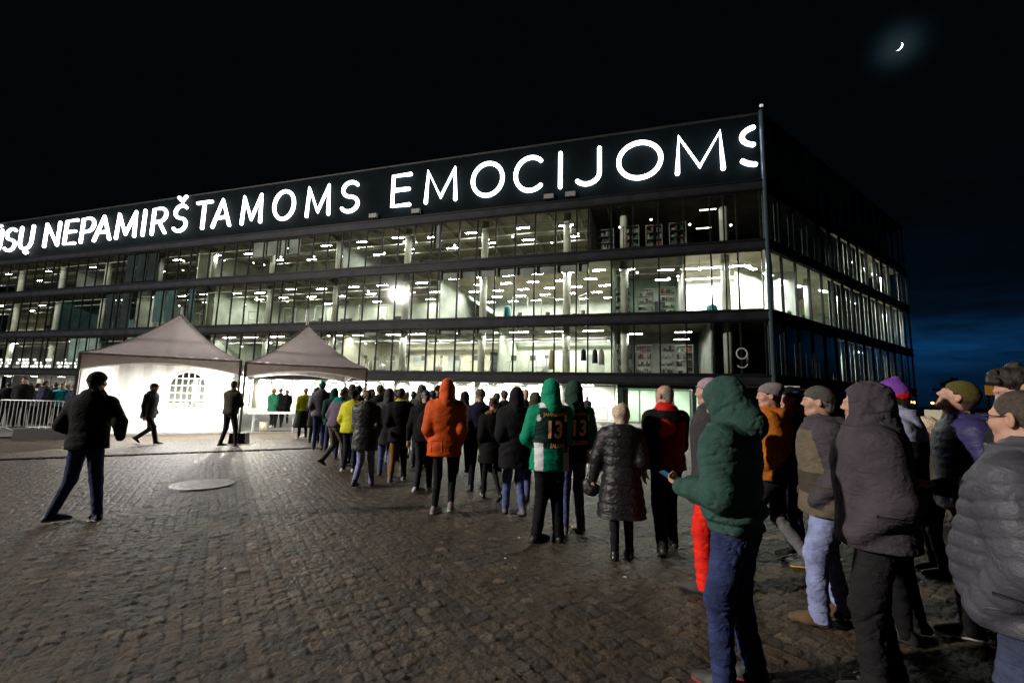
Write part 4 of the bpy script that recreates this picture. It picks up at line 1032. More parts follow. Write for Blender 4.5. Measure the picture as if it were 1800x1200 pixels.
def to_obj(name, P, Q, mats, parent, pat=None, xf=None):
    if xf is not None: P = P@xf[0].T+xf[1]
    me = bpy.data.meshes.new(name); me.vertices.add(len(P)); me.vertices.foreach_set('co', P.astype(f32).ravel())
    me.loops.add(Q.size); me.loops.foreach_set('vertex_index', Q.astype(np.int32).ravel()); me.polygons.add(len(Q)); me.polygons.foreach_set('loop_start', np.arange(0, Q.size, 4, dtype=np.int32))
    if not isinstance(mats, (list, tuple)): mats = [mats]
    for m in mats: me.materials.append(m)
    if pat is not None and len(Q): me.polygons.foreach_set('material_index', np.asarray(pat(P[Q].mean(1)), np.int32))
    me.polygons.foreach_set('use_smooth', np.ones(len(Q), bool)); me.update(calc_edges=True); me.validate()
    o = bpy.data.objects.new(name, me); COL.objects.link(o); o.parent = parent; return o
def rotz(a): c, s = math.cos(a), math.sin(a); return np.array([[c, -s, 0], [s, c, 0], [0, 0, 1.]])
def rotx(a): c, s = math.cos(a), math.sin(a); return np.array([[1., 0, 0], [0, c, -s], [0, s, c]])
def roty(a): c, s = math.cos(a), math.sin(a); return np.array([[c, 0, s], [0, 1., 0], [-s, 0, c]])
def ik(a, b, l1, l2, pole):
    a, b = np.array(a, float), np.array(b, float); d = b-a; L = np.linalg.norm(d); 
    if L > (l1+l2)*.995: b = a+d/L*(l1+l2)*.995; d = b-a; L = np.linalg.norm(d)
    x = (l1*l1-l2*l2+L*L)/(2*L); hgt = math.sqrt(max(l1*l1-x*x, 0)); u = d/L; p = np.array(pole, float); p -= u*(p@u); p /= np.linalg.norm(p)+1e-9
    return a+u*x+p*hgt, b
# body profile tables: height, half width, half depth, y offset
PZ = np.array([.30, .55, .80, .92, 1.05, 1.18, 1.30, 1.40, 1.455, 1.50, 1.54, 1.60], f32)
PW = np.array([.21, .195, .178, .168, .150, .160, .172, .178, .150, .098, .066, .060], f32)
PD = np.array([.15, .135, .125, .122, .105, .112, .120, .114, .096, .075, .064, .058], f32)
PY = np.array([0, 0, 0, -.006, .004, .008, .004, -.004, -.012, -.016, -.014, -.01], f32)
# ---- cloth materials
def cloth(name, color, rough=.85, folds=.5, weave=420, shine=0, tone=.16):
    k = 'cloth_'+name
    if k in MATS: return MATS[k]
    m = bpy.data.materials.new(k); m.use_nodes = True; t = m.node_tree; b = t.nodes['Principled BSDF']
    tc = N(t, 'ShaderNodeTexCoord'); n = N(t, 'ShaderNodeTexNoise'); n.inputs['Scale'].default_value = 9; n.inputs['Detail'].default_value = 7; t.links.new(tc.outputs['Object'], n.inputs[0])
    n2 = N(t, 'ShaderNodeTexNoise'); n2.inputs['Scale'].default_value = weave; n2.inputs['Detail'].default_value = 2; t.links.new(tc.outputs['Object'], n2.inputs[0])
    c = mixc(t, 1.0, tuple(color), ramp(t, n.outputs[0], [(.3, 1-tone), (.7, 1+tone)]), 'MULTIPLY'); c = mixc(t, 1.0, c, ramp(t, n2.outputs[0], [(.3, .8), (.7, 1.2)]), 'MULTIPLY')
    t.links.new(c, b.inputs['Base Color']); b.inputs['Roughness'].default_value = rough; b.inputs['Specular IOR Level'].default_value = .14+shine
    mpn = N(t, 'ShaderNodeMapping'); mpn.inputs['Scale'].default_value = (1.0, 1.0, 1.8); t.links.new(tc.outputs['Object'], mpn.inputs[0])
    n3 = N(t, 'ShaderNodeTexNoise'); n3.inputs['Scale'].default_value = 13; n3.inputs['Detail'].default_value = 5; n3.inputs['Distortion'].default_value = 1.2; t.links.new(mpn.outputs[0], n3.inputs[0])
    b1 = N(t, 'ShaderNodeBump'); b1.inputs['Strength'].default_value = folds; b1.inputs['Distance'].default_value = .018; t.links.new(n3.outputs[0], b1.inputs['Height'])
    b2 = N(t, 'ShaderNodeBump'); b2.inputs['Strength'].default_value = .35; b2.inputs['Distance'].default_value = .0015; t.links.new(n2.outputs[0], b2.inputs['Height']); t.links.new(b1.outputs[0], b2.inputs['Normal']); t.links.new(b2.outputs[0], b.inputs['Normal'])
    MATS[k] = m; return m
def denim(name, color):
    m = cloth('denim_'+name, color, .9, .8, 500, 0, .35); return m
skin = mat('skin', (.46, .25, .18), .55, noise=(30, .10), bump=(140, .25, .002)); skin.node_tree.nodes['Principled BSDF'].inputs['Subsurface Weight'].default_value = .06
lipm = mat('lips', (.36, .14, .12), .5); eyem = mat('eye', (.35, .33, .31), .25); irism = mat('iris', (.03, .025, .02), .2)
HAIR = {k: mat('hair_'+k, c, .55, noise=(60, .5), bump=(180, .9, .006), spec=.4) for k, c in dict(dark=(.018, .013, .010), brown=(.06, .035, .02), grey=(.22, .20, .18), blonde=(.66, .50, .36), short=(.05, .035, .025)).items()}
solem = mat('sole_rubber', (.02, .02, .02), .8); solew = mat('sole_white', (.65, .63, .6), .7)
fur = {k: mat('fur_'+k, c, .95, noise=(50, .5), bump=(120, 1.0, .012)) for k, c in dict(brown=(.20, .10, .045), grey=(.13, .11, .09)).items()}
HS = {}
def head_mesh(h, ears=True):
    key_ = round(h, 4)
    if key_ in HS: return HS[key_]
    s = SDF((-.10, -.13, -.19), (.10, .14, .14), h)
    s.ell((0, -.012, .030), (.074, .094, .084), .01)
    s.ell((0, .022, -.038), (.054, .064, .078), .035)
    s.ell((0, .060, -.092), (.026, .022, .020), .03)
    s.cone((-.045, .02, -.075), (-.018, .058, -.096), .018, .014, .03); s.cone((.045, .02, -.075), (.018, .058, -.096), .018, .014, .03)
    for x in (-1, 1):
        s.ell((.038*x, .058, -.022), (.024, .022, .022), .03)
        s.cone((.012*x, .086, .024), (.040*x, .070, .024), .009, .008, .018)
        s.ell((.030*x, .098, .004), (.018, .016, .013), .014, 'sub')
        s.ell((.029*x, .0735, .004), (.0135, .0125, .0120), .003)
        if ears:
            s.ell((.078*x, -.008, -.004), (.010, .020, .032), .006, rot=rotz(.35*x)); s.ell((.086*x, .0, .0), (.006, .010, .017), .006, 'sub')
    s.cone((0, .084, .018), (0, .1015, -.018), .0075, .0115, .012)
    s.ell((.011, .092, -.026), (.008, .009, .007), .007); s.ell((-.011, .092, -.026), (.008, .009, .007), .007)
    s.cone((-.017, .080, -.052), (.017, .080, -.052), .0065, .0065, .010); s.cone((-.014, .078, -.063), (.014, .078, -.063), .0075, .0075, .009)
    s.cone((-.026, .094, -.0575), (.026, .094, -.0575), .0016, .0016, .003, 'sub')
    s.cone((0, -.022, -.07), (0, -.040, -.20), .056, .060, .03)
    HS[key_] = s.mesh(); return HS[key_]
def head_pat(c):
    i = np.zeros(len(c), int)
    l = (np.abs(c[:, 0]) < .022) & (np.abs(c[:, 2]+.0575) < .010) & (c[:, 1] > .079); i[l] = 1
    for x in (-1, 1):
        d = np.linalg.norm((c-np.array([.029*x, .0735, .004]))/np.array([.0140, .0135, .0085]), axis=1) < 1.06; i[d & (c[:, 1] > .076)] = 2
        e = np.linalg.norm((c-np.array([.029*x, .086, .004]))[:, [0, 2]], axis=1) < .0048; i[e & d] = 3
    return i
def hand_sdf(s, W, dirv, palm_n, side, curl=.5, spread=0.0, h=.006):
    """adds a five-fingered hand at wrist W pointing along dirv; palm_n is the palm's facing; side +1 right -1 left"""
    f = np.array(dirv, float); f /= np.linalg.norm(f); n = np.array(palm_n, float); n -= f*(n@f); n /= np.linalg.norm(n); x = np.cross(f, n)*side
    W = np.array(W, float)
    s.cone(W-f*.03, W+f*.02, .025, .026, .01, flat=(n, 1.25))
    for k in range(4):
        o = (k-1.5)*.0195; s.cone(W+f*.01+x*o*.7, W+f*.085+x*o, .017, .0125, .012)
    for k, L in enumerate((.068, .078, .072, .056)):
        o = (k-1.5)*(.0200+spread); p = W+f*.085+x*o; a = curl*.6; d = f*math.cos(a)+n*math.sin(a); q = p+d*L*.45; s.cone(p, q, .0102, .0092, .005)
        a += curl; d = f*math.cos(a)+n*math.sin(a); q2 = q+d*L*.33; s.cone(q, q2, .0092, .0084, .003)
        a += curl*.8; d = f*math.cos(a)+n*math.sin(a); s.cone(q2, q2+d*L*.26, .0084, .0072, .003)
    t0 = W+f*.025-x*.026; t1 = t0+(f*.75-x*.55+n*.45)*.042; t2 = t1+(f*.8-x*.05+n*.7)*.030; s.cone(t0, t1, .0145, .0115, .010); s.cone(t1, t2, .0112, .0088, .004)
def rotdir(R_, v): return R_@np.array(v, float)
PEOPLE = []
def person(label, pos, psi, H=1.78, jacket=None, legs=None, shoes=None, head=None, arms=('pocket', 'pocket'), feet=None, lean=0, side=0, hy=0, hp=0, group=None, belly=0, skirt=None, dist=None, twist=0):
    """pos: world xy of the point between the feet; psi: heading in degrees clockwise from +Y"""
    x0, y0 = pos; dist = dist or math.hypot(x0, y0); h = min(max(.0028*dist, .0075), .030); sc = H/1.78
    root = empty('person', (x0, y0, 0), -math.radians(psi)); root.scale = (sc, sc, sc)
    tag(root, label, 'person', group)
    J = dict(mat=cloth('black', (.012, .012, .013)), hem=.82, bulk=.022, quilt=None, hood=None, collar=.03, pat=None, mats=None, fur=None, fold=.006, arm=1.0, flare=0); J.update(jacket or {})
    Lg = dict(mat=denim('blue', (.035, .05, .11)), r=1.0, pat=None, fold=.007); Lg.update(legs or {})
    Sh = dict(mat=mat('shoe_black', (.015, .014, .013), .5), sole=solem, size=1.0, cut='shoe'); Sh.update(shoes or {})
    Hd = dict(hat=None, hair='short', style='short', face=True); Hd.update(head or {})
    feet = feet or [(-.12, 0, 8, 0, 0), (.12, .02, -8, 0, 0)]      # x, y, toe-out, heel lift, roll
    pelvis = np.array([(feet[0][0]+feet[1][0])/2*.6, (feet[0][1]+feet[1][1])/2, .93])
    spread = math.hypot(feet[0][0]-feet[1][0], feet[0][1]-feet[1][1]); pelvis[2] -= max(0, spread-.2)**2*.22
    Rt = rotx(-math.radians(lean)) @ roty(math.radians(side)); Rtw = Rt @ rotz(math.radians(twist)); P0 = pelvis.copy()
    def T(v): return Rtw@(np.array(v, float)-np.array([0, 0, .93]))+P0      # torso frame -> person frame
    sh = [T((-.172, -.01, 1.405)), T((.172, -.01, 1.405))]
    # arms
    el, wr, hd_vis, hdir, hn = [], [], [], [], []
    for i, a in enumerate(arms):
        sx = -1 if i == 0 else 1; pole = (.5*sx, -1, -.3); vis = True; n = (-sx, 0, 0); curl = .45
        if isinstance(a, dict): tgt = np.array(a['at'], float); pole = a.get('pole', pole); vis = a.get('vis', True); n = a.get('n', n); curl = a.get('curl', .5)
        elif a == 'pocket': tgt = T((.185*sx, .105, .925)); vis = False; pole = (.32*sx, -1, 0)
        elif a == 'down': tgt = T((.235*sx, .03, .86))
        elif a == 'front': tgt = T((.06*sx, .25, 1.12)); n = (-sx, 0, -.2); vis = False
        elif a == 'fold': tgt = T((-.05*sx, .20, 1.20)); vis = False; pole = (.8*sx, 0, -.8)
        e, w_ = ik(sh[i], tgt, .29, .265, Rt@np.array(pole, float)); el.append(e); wr.append(w_); hd_vis.append(vis)
        dv_ = (w_-e)/np.linalg.norm(w_-e); hdir.append(a.get('dir', dv_) if isinstance(a, dict) else dv_); hn.append((n, curl))
    # legs
    hips = [pelvis+np.array([-.085, 0, -.02]), pelvis+np.array([.085, 0, -.02])]; kn, an, fR = [], [], []
    for i, (fx, fy, yaw, lift, roll) in enumerate(feet):
        R_ = rotz(-math.radians(yaw)) @ rotx(-math.radians(roll)); fR.append(R_); an_ = np.array([fx, fy, .085+lift]); fw_ = rotz(-math.radians(yaw))@np.array([0, 1., 0])
        dl_ = np.linalg.norm(an_-hips[i]); fL = min(1.0, max(.9, dl_*1.008/.865)) if lift == 0 else 1.0; k, a_ = ik(hips[i], an_, .44*fL, .425*fL, fw_+np.array([0, .2, 0])); kn.append(k); an.append(a_)
    b = J['bulk']; allp = np.array([T((-.3, -.25, .3)), T((.3, .3, 1.6))]+el+wr)
    # ---------------- jacket
    hem = J['hem']; lo = np.minimum(allp.min(0), [pelvis[0]-.42, pelvis[1]-.30, hem-.1])-.12; hi = np.maximum(allp.max(0), [pelvis[0]+.42, pelvis[1]+.34, 1.58])+.12
    lo[2] = min(hem-.12, min(w_[2] for w_ in wr)-.12)
    s = SDF(lo, hi, h)
    sl, g = s.sub(s.lo, s.lo+s.n*h); q = (g-P0.astype(f32))@Rtw.astype(f32)+np.array([0, 0, .93], f32)
    zz = q[..., 2]; fl = J['flare']*np.clip(1.0-zz, 0, .7)
    if J.get('rib'): fl = fl-.030*np.clip((hem+.075-zz)/.03, 0, 1)+.012*np.exp(-((zz-hem-.11)/.03)**2)
    Wd = np.interp(zz, PZ, PW).astype(f32)+b+fl; Dd = np.interp(zz, PZ, PD).astype(f32)+b*1.15+fl+belly*np.exp(-((zz-1.06)/.17)**2); yo = np.interp(zz, PZ, PY)+belly*.75*np.exp(-((zz-1.06)/.17)**2)
    e = 2.35; rr = (np.abs(q[..., 0]/Wd)**e+np.abs((q[..., 1]-yo)/Dd)**e)**(1/e); d = (rr-1)*np.minimum(Wd, Dd)*.92
    d = np.maximum(d, zz-(1.50+J['collar']))
    Q_ = J['quilt']
    if Q_: d = d-Q_[1]*(np.abs(np.sin(zz*math.pi/Q_[0]+.30*np.sin(q[..., 0]*7+q[..., 1]*5)))**.38-.65)
    else:
        ph = wavef(q, 5, 8); d = d-J['fold']*(np.abs(np.sin(zz*17+q[..., 0]*6+2.2*ph))-.4)*np.exp(-((zz-1.0)/.22)**2)*1.3-J['fold']*.5*ph
    s.put(sl, d, 0)
    rA, rE, rW = (.060+b)*J['arm'], (.046+b*.85)*J['arm'], (.033+b*.42)*J['arm']
    for i in range(2):
        dsp = None; fo = (J['fold']*.75, 40, 3+i)
        if Q_: dsp = lambda L_: Q_[1]*.8*(np.abs(np.sin(L_*math.pi/Q_[0]))**.38-.65); fo = None
        s.cone(sh[i], el[i], rA, rE, .032, disp=dsp, folds=fo)
        wend = wr[i]
        if Q_: dsp = lambda L_: Q_[1]*.8*(np.abs(np.sin((L_+.02)*math.pi/Q_[0]))**.38-.65)
        s.cone(el[i], wend, rE, rW, .022, disp=dsp, folds=fo)
    for i in range(2):
        u_ = (wr[i]-el[i])/np.linalg.norm(wr[i]-el[i])
        if hd_vis[i]: s.cone(wr[i]-u_*.015, wr[i]+u_*.03, rW*.92, rW*.86, .006)
    if J['collar'] > 0 and J['hood'] != 'up' and not J['fur']:
        c0 = T((0, -.006, 1.475)); c1 = T((0, .002, 1.485+J['collar'])); s.cone(c0, c1, .082+b*.3, .076+b*.2, .02)
        s.cone(c1, T((0, .004, 1.62)), .062, .062, .006, 'sub')
    if J['hood'] == 'down':
        s.ell(T((0, -.105, 1.485)), (.115+b, .060, .060), .03, rot=Rtw); s.cone(T((-.095, -.05, 1.50)), T((-.05, .07, 1.44)), .032, .024, .02); s.cone(T((.095, -.05, 1.50)), T((.05, .07, 1.44)), .032, .024, .02)
        s.cone(T((0, -.035, 1.56)), T((0, -.03, 1.66)), .075, .08, .02, 'sub')
    if hy == 0 and J['hood'] != 'up': hy = ((x0*37.7+y0*91.3) % 1)*44-22
    Rh = Rt @ rotz(-math.radians(hy)) @ rotx(math.radians(hp)); hc = T((0, .018, 1.655)) if True else None
    if h < .026 and not Q_: s.noise(J['fold']*.35, 22, 7); s.crease(J['fold']*.9, 30, 7+int(dist*10), .20, (1, 1, 1.5)); s.crease(J['fold']*.5, 62, 8, .22, (1, 1, 1.3))
    if Q_ and h < .026: s.noise(.0025, 30, 7); s.crease(.004, 60, 8, .25, (1.8, 1.8, .6))
    s.plane((0, 0, -1), -hem)
    V, F = s.mesh(); jm = J['mats'] or [J['mat']]
    pat = None
    if J['pat']:
        def pat(c, J=J):
            ql = (c-P0)@Rtw+np.array([0, 0, .93])
            da = np.full(len(c), 9.)
            for i in range(2):
                for a_, b_, r0, r1 in ((sh[i], el[i], rA, rE), (el[i], wr[i], rE, rW)):
                    ab = b_-a_; t_ = np.clip(((c-a_)@ab)/(ab@ab), 0, 1); da = np.minimum(da, np.linalg.norm(c-a_-t_[:, None]*ab, axis=1)-(r0+(r1-r0)*t_))
            W_ = np.interp(ql[:, 2], PZ, PW)+b; D_ = np.interp(ql[:, 2], PZ, PD)+b
            dt_ = (np.sqrt((ql[:, 0]/W_)**2+(ql[:, 1]/D_)**2)-1)*np.minimum(W_, D_)
            return J['pat'](ql, da < dt_)
    jk = to_obj('jacket' if hem > .62 else 'coat', V, F, jm, root, pat)
    # ---------------- trousers
    r_ = Lg['r']; lo = np.array([min(min(k[0] for k in kn), min(a[0] for a in an), pelvis[0]-.2)-.14, min(min(a[1] for a in an), min(k[1] for k in kn), pelvis[1]-.15)-.14, .02]); hi = np.array([max(max(k[0] for k in kn), max(a[0] for a in an), pelvis[0]+.2)+.14, max(max(a[1] for a in an), max(k[1] for k in kn), pelvis[1]+.15)+.14, pelvis[2]+.16])
    s = SDF(lo, hi, h)
    s.ell(pelvis+np.array([0, -.012, .0]), (.158, .118, .13), .03)
    for i in range(2):
        s.cone(hips[i]+np.array([0, -.01, 0]), kn[i], .088*r_, .062*r_+.004, .035, folds=(Lg['fold']*.8, 20, 11+i, lambda t_: .5+.5*np.abs(2*t_-1)))
        s.cone(kn[i], an[i]+np.array([0, 0, -.035]), .060*r_+.003, .048*r_+.006*(r_ > 1), .02, folds=(Lg['fold'], 40, 21+i, lambda t_: .45+.9*t_**2))
        s.ell(hips[i]+np.array([0, -.052, -.03]), (.070, .056, .085), .03)
    if h < .026: s.noise(Lg['fold']*.3, 20, 9); s.crease(Lg['fold']*1.3, 34, 9+int(dist*10), .20, (.8, .8, 1.5)); s.crease(Lg['fold']*.7, 70, 10, .22, (1, 1, 1.4))
    s.plane((0, 0, -1), -min(a_[2]-.060 for a_ in an))
    V, F = s.mesh(); trs = to_obj('trousers', V, F, Lg.get('mats') or Lg['mat'], root, Lg['pat'])
    # ---------------- shoes
    hs = min(h, .012) if dist < 9 else h*.8
    for i in range(2):
        s = SDF((-.09, -.15, -.005 if True else 0), (.09, .25, .20), hs)
        z0 = .085
        s.cone((0, -.055, .030), (0, .060, .030), .040, .043, .02); s.cone((0, .06, .030), (0, .150, .022), .046, .034, .03); s.cone((0, -.03, .05), (0, -.015, .10 if Sh['cut'] == 'shoe' else .15), .040, .043 if Sh['cut'] == 'shoe' else .05, .03)
        s.cone((0, .02, .075), (0, .11, .045), .030, .024, .02)
        s.plane((0, 0, -1), 0.0)
        if hs < .013:
            for k in range(4): s.cone((-.022, .035+k*.02, .088-k*.009), (.022, .035+k*.02, .088-k*.009), .006, .006, .003)
        V, F = s.mesh(); sz = Sh['size']
        xf = (fR[i]*sz, an[i]-fR[i]@np.array([0, -.02, .085])*sz+np.array([0, 0, 0]))
        m_ = [Sh['mat'], Sh['sole']]
        def sp_(c, xf=xf, sz=sz):
            l = (c-xf[1])@np.linalg.inv(xf[0]).T; return (l[:, 2] < .026).astype(int)
        to_obj('shoe', V, F, m_, root, sp_, xf)
    # ---------------- body: head, neck, hands and the torso and limbs inside the clothes, one mesh
    hh = round(min(max(.0012*dist, .0034), .012), 3) if dist > 5 else .0036
    Vh, Fh = head_mesh(hh, True); mats_ = [skin, lipm, eyem, irism]; Vs = [Vh@Rh.T+hc]; Fs = [Fh]; mi = [head_pat(Vh[Fh].mean(1))]; off = len(Vh)
    s = SDF(np.minimum(lo, [-.4, -.3, .1]), np.maximum(hi, [.4, .3, 1.62]), .03)
    sl, g = s.sub(s.lo, s.lo+s.n*.03); q = (g-P0.astype(f32))@Rtw.astype(f32)+np.array([0, 0, .93], f32); zz = q[..., 2]; W_ = np.interp(zz, PZ, PW)-.012; D_ = np.interp(zz, PZ, PD)-.012
    d = (np.sqrt((q[..., 0]/W_)**2+(q[..., 1]/D_)**2)-1)*D_; d = np.maximum(d, np.maximum(.86-zz, zz-1.56)); s.put(sl, d, 0)
    for i in range(2):
        kr = .85*min(1, r_); s.cone(hips[i], kn[i], .068*kr, .05*kr, .02); s.cone(kn[i], an[i], .046*kr, .034*kr, .02)
        s.cone(sh[i], el[i]*.96+sh[i]*.04, .045, .036, .02)
    V, F = s.mesh(); Vs.append(V); Fs.append(F+off); mi.append(np.zeros(len(F), int)); off += len(V)
    for i in range(2):
        if hd_vis[i]:
            hr = max(.0045, min(.0035*dist, .014)); c_ = wr[i]; s = SDF(c_-.19, c_+.19, hr); sd = -1 if i == 0 else 1
            s.cone(wr[i]-np.array(hdir[i])*.05, wr[i]+np.array(hdir[i])*.01, .026, .024, .01)
            hand_sdf(s, wr[i]+np.array(hdir[i])*.012, hdir[i], hn[i][0], sd, hn[i][1]); V, F = s.mesh(); Vs.append(V); Fs.append(F+off); mi.append(np.zeros(len(F), int)); off += len(V)
    mia = np.concatenate(mi)
    to_obj('body', np.concatenate(Vs), np.concatenate(Fs), mats_, root, lambda c: mia)
    # ---------------- head wear and hair (built in the head frame)
    xf = (Rh, hc)
    hg = min(max(.0030*dist, .0055), .014)
    def hs_(lo=(-.17, -.22, -.22), hi=(.17, .19, .25)): return SDF(lo, hi, hg)
    hat = Hd['hat']; hm = Hd.get('hatmat'); st = Hd['style']
    if Hd['hair'] and st and J['hood'] != 'up':
        s = hs_((-.16, -.20, -.30), (.16, .16, .20)); nz_ = {'short': (.0035, 70), 'crop': (.0015, 80), 'wavy': (.012, 42), 'bob': (.007, 30), 'long': (.006, 26), 'bald': (.0012, 80)}[st]
        if st in ('bob', 'long'):
            s.ell((0, -.022, .026), (.106, .116, .102), .01); s.cone((0, -.045, -.0), (0, -.055, -.11 if st == 'bob' else -.22), .092, .074 if st == 'bob' else .06, .04, flat=((0, 1, 0), 1.25))
            s.ell((0, .10, -.03), (.074, .085, .115), .02, 'sub'); s.noise(nz_[0], nz_[1], 3); s.crease(.010, 95, 5, .35, (1.4, 1.4, .25))
        elif st == 'wavy':
            s.ell((0, -.010, .050), (.092, .112, .088), .01); s.ell((0, .055, .088), (.064, .044, .036), .03); s.noise(nz_[0], nz_[1], 3, True); s.noise(.006, 90, 4); s.crease(.010, 110, 6, .35)
            s.plane((0, .80, -.60), .030); 
        else:
            t_ = {'short': .010, 'crop': .005, 'bald': .0035}[st]
            s.ell((0, -.014, .030), (.074+t_, .094+t_, .084+t_*1.3), .01); s.cone((0, -.06, -.02), (0, -.062, -.06), .050, .040, .03); s.noise(nz_[0], nz_[1], 3)
            if st == 'bald': s.plane((0, .85, .52), -.010)
            else: s.plane((0, .80, -.60), .016)
            for x in (-1, 1): s.ell((.085*x, .006, -.02), (.030, .034, .040), .01, 'sub')
            s.plane((0, 0, -1), .078)
        V, F = s.mesh(); to_obj('hair', V, F, HAIR[Hd['hair']], root, None, xf)
    if hat in ('beanie', 'slouch', 'peak'):
        s = hs_(); s.ell((0, -.014, .038), (.086, .105, .098), .01)
        if hat == 'slouch': s.ell((0, -.065, .085), (.080, .085, .055), .03)
        if hat == 'peak': s.cone((0, -.02, .09), (.012, -.035, .140), .060, .022, .05); s.noise(.003, 30, 4)
        nrm = np.array([0, .30, -.954]); s.plane(tuple(nrm), -.018)
        bnd = SDF(s.lo, s.lo+s.n*hg, hg); bnd.ell((0, -.014, .036), (.0915, .1105, .100), .01); bnd.plane(tuple(nrm), -.016); bnd.plane(tuple(-nrm), .064)
        sl, g = s.sub(s.lo, s.lo+s.n*hg)
        bv = bnd.V[:s.V.shape[0], :s.V.shape[1], :s.V.shape[2]]; s.V = np.minimum(s.V, bv)
        angf = np.arctan2(g[..., 0], g[..., 1]+.014); s.V = s.V-(.0012*np.sin(angf*46)).astype(f32)-(.002*wavef(g, 6, 26)).astype(f32)
        V, F = s.mesh()
        hp_ = Hd.get('hatpat')
        to_obj('knit_cap', V, F, Hd.get('hatmats') or hm, root, (lambda c: hp_((c-hc)@Rh)) if hp_ else None, xf)
        if hat == 'peak':
            s = hs_(); 
            for x in (-1, 1): s.cone((.075*x, -.01, .03), (.072*x, .01, -.10), .034, .018, .01, flat=((1, 0, 0), 2.0))
            V, F = s.mesh(); to_obj('ear_flaps', V, F, hm, root, None, xf)
    if hat == 'cap':
        s = hs_(); s.ell((0, -.012, .036), (.083, .102, .088), .01); s.plane((0, .16, -.98), -.014); s.cone((-.02, .085, .045), (.02, .085, .045), .062, .062, .004, flat=((0, 0, 1), 9)); s.cone((-.01, .125, .036), (.01, .125, .036), .052, .052, .01, flat=((0, 0, 1), 9))
        V, F = s.mesh(); to_obj('cap', V, F, hm, root, None, xf)
    if J['hood'] == 'up':
        s = SDF((-.21, -.24, -.30), (.21, .20, .24), min(h, .014)); n0 = J['fold']
        s.ell((0, -.022, .022), (.102, .128, .132), .02); s.ell((0, -.075, .065), (.06, .07, .072), .05); s.cone((0, -.015, -.06), (0, -.040, -.17), .098, .125, .06); s.cone((0, .03, -.12), (0, .02, -.18), .07, .09, .05)
        s.ell((0, .135, -.005), (.070, .115, .098), .012, 'sub'); s.ell((0, .10, -.02), (.066, .06, .092), .012, 'sub')
        s.cone((0, -.085, -.02), (0, -.115, -.185), .075, .085, .06)
        for zc, a_ in ((-.03, 1), (-.10, 1)): s.cone((-.09, -.04, zc), (.0, -.14, zc+.03), .012, .012, .02); s.cone((.09, -.04, zc), (.0, -.14, zc+.03), .012, .012, .02)
        s.noise(.003, 22, 15); s.crease(.009, 36, 16, .2); s.crease(.005, 66, 17, .22)
        if Q_: s.noise(.003, 40, 3, True)
        V, F = s.mesh()
        hxf = (Rt @ rotz(-math.radians(hy*.9)) @ rotx(math.radians(hp*.8)), hc); to_obj('hood', V, F, J.get('hoodmat') or jm[0], root, None, hxf)
    if J['fur']:
        s = SDF((-.24, -.26, -.30), (.24, .22, .05), min(h, .014)); K = 12
        for k in range(K):
            a0_, a1_ = 2*math.pi*k/K, 2*math.pi*(k+1)/K; f_ = lambda a: (.125*math.sin(a), .105*math.cos(a)-.03, -.150-.045*math.cos(a)); s.cone(f_(a0_), f_(a1_), .040, .040, .02)
        s.noise(.008, 75, 4, True); s.noise(.004, 140, 9); V, F = s.mesh(); to_obj('fur_trim', V, F, fur[J['fur']], root, None, (Rt, hc))
    root['_d'] = 0; del root['_d']
    info = dict(trs=trs, root=root, T=T, wr=wr, el=el, sh=sh, hc=hc, Rh=Rh, Rt=Rt, jk=jk, sc=sc, hdir=hdir, an=an, Rtw=Rtw)
    PEOPLE.append(info); return info
def wpt(info, p):    # person frame -> world
    r = info['root']; return (Matrix.Translation(r.location) @ Matrix.Rotation(r.rotation_euler[2], 4, 'Z') @ Matrix.Scale(info['sc'], 4)) @ Vector(p)
def back_text(info, txt, size, x, z, m, name, depth=.004, font=None, wscale=1.0, bold=.012, back=True):
    """lettering printed on the back of a garment: every vertex is laid onto the cloth"""
    cu = bpy.data.curves.new('t', 'FONT'); cu.body = txt; cu.size = size; cu.align_x = 'CENTER'; cu.offset = bold*size; cu.resolution_u = 3
    o = bpy.data.objects.new('t', cu); COL.objects.link(o); dg = bpy.context.evaluated_depsgraph_get(); me = bpy.data.meshes.new_from_object(o.evaluated_get(dg)); bpy.data.objects.remove(o); bpy.data.curves.remove(cu)
    import bmesh
    bm = bmesh.new(); bm.from_mesh(me); bmesh.ops.triangulate(bm, faces=bm.faces[:])
    for _ in range(3):
        es = [e for e in bm.edges if e.calc_length() > .018]
        if not es: break
        bmesh.ops.subdivide_edges(bm, edges=es, cuts=1, use_grid_fill=False); bmesh.ops.triangulate(bm, faces=bm.faces[:])
    jm_ = info['jk'].data; tree = BVHTree.FromPolygons([v.co for v in jm_.vertices], [p.vertices for p in jm_.polygons])
    T, Rt = info['T'], info['Rtw']
    for v in bm.verts:
        sx = v.co.x*wscale*(1 if back else -1)
        src = Vector(T((x+sx, -.6 if back else .6, z+v.co.y))); dr_ = Vector(Rt@np.array([0, 1. if back else -1., 0])); hit = tree.ray_cast(src, dr_)
        v.co = (hit[0]-dr_*depth) if hit[0] is not None else Vector(T((x+sx, -.15 if back else .15, z+v.co.y)))
    bm.to_mesh(me); bm.free(); me.materials.clear(); me.materials.append(m)
    ob = bpy.data.objects.new(name, me); COL.objects.link(ob); ob.parent = info['jk']; return ob

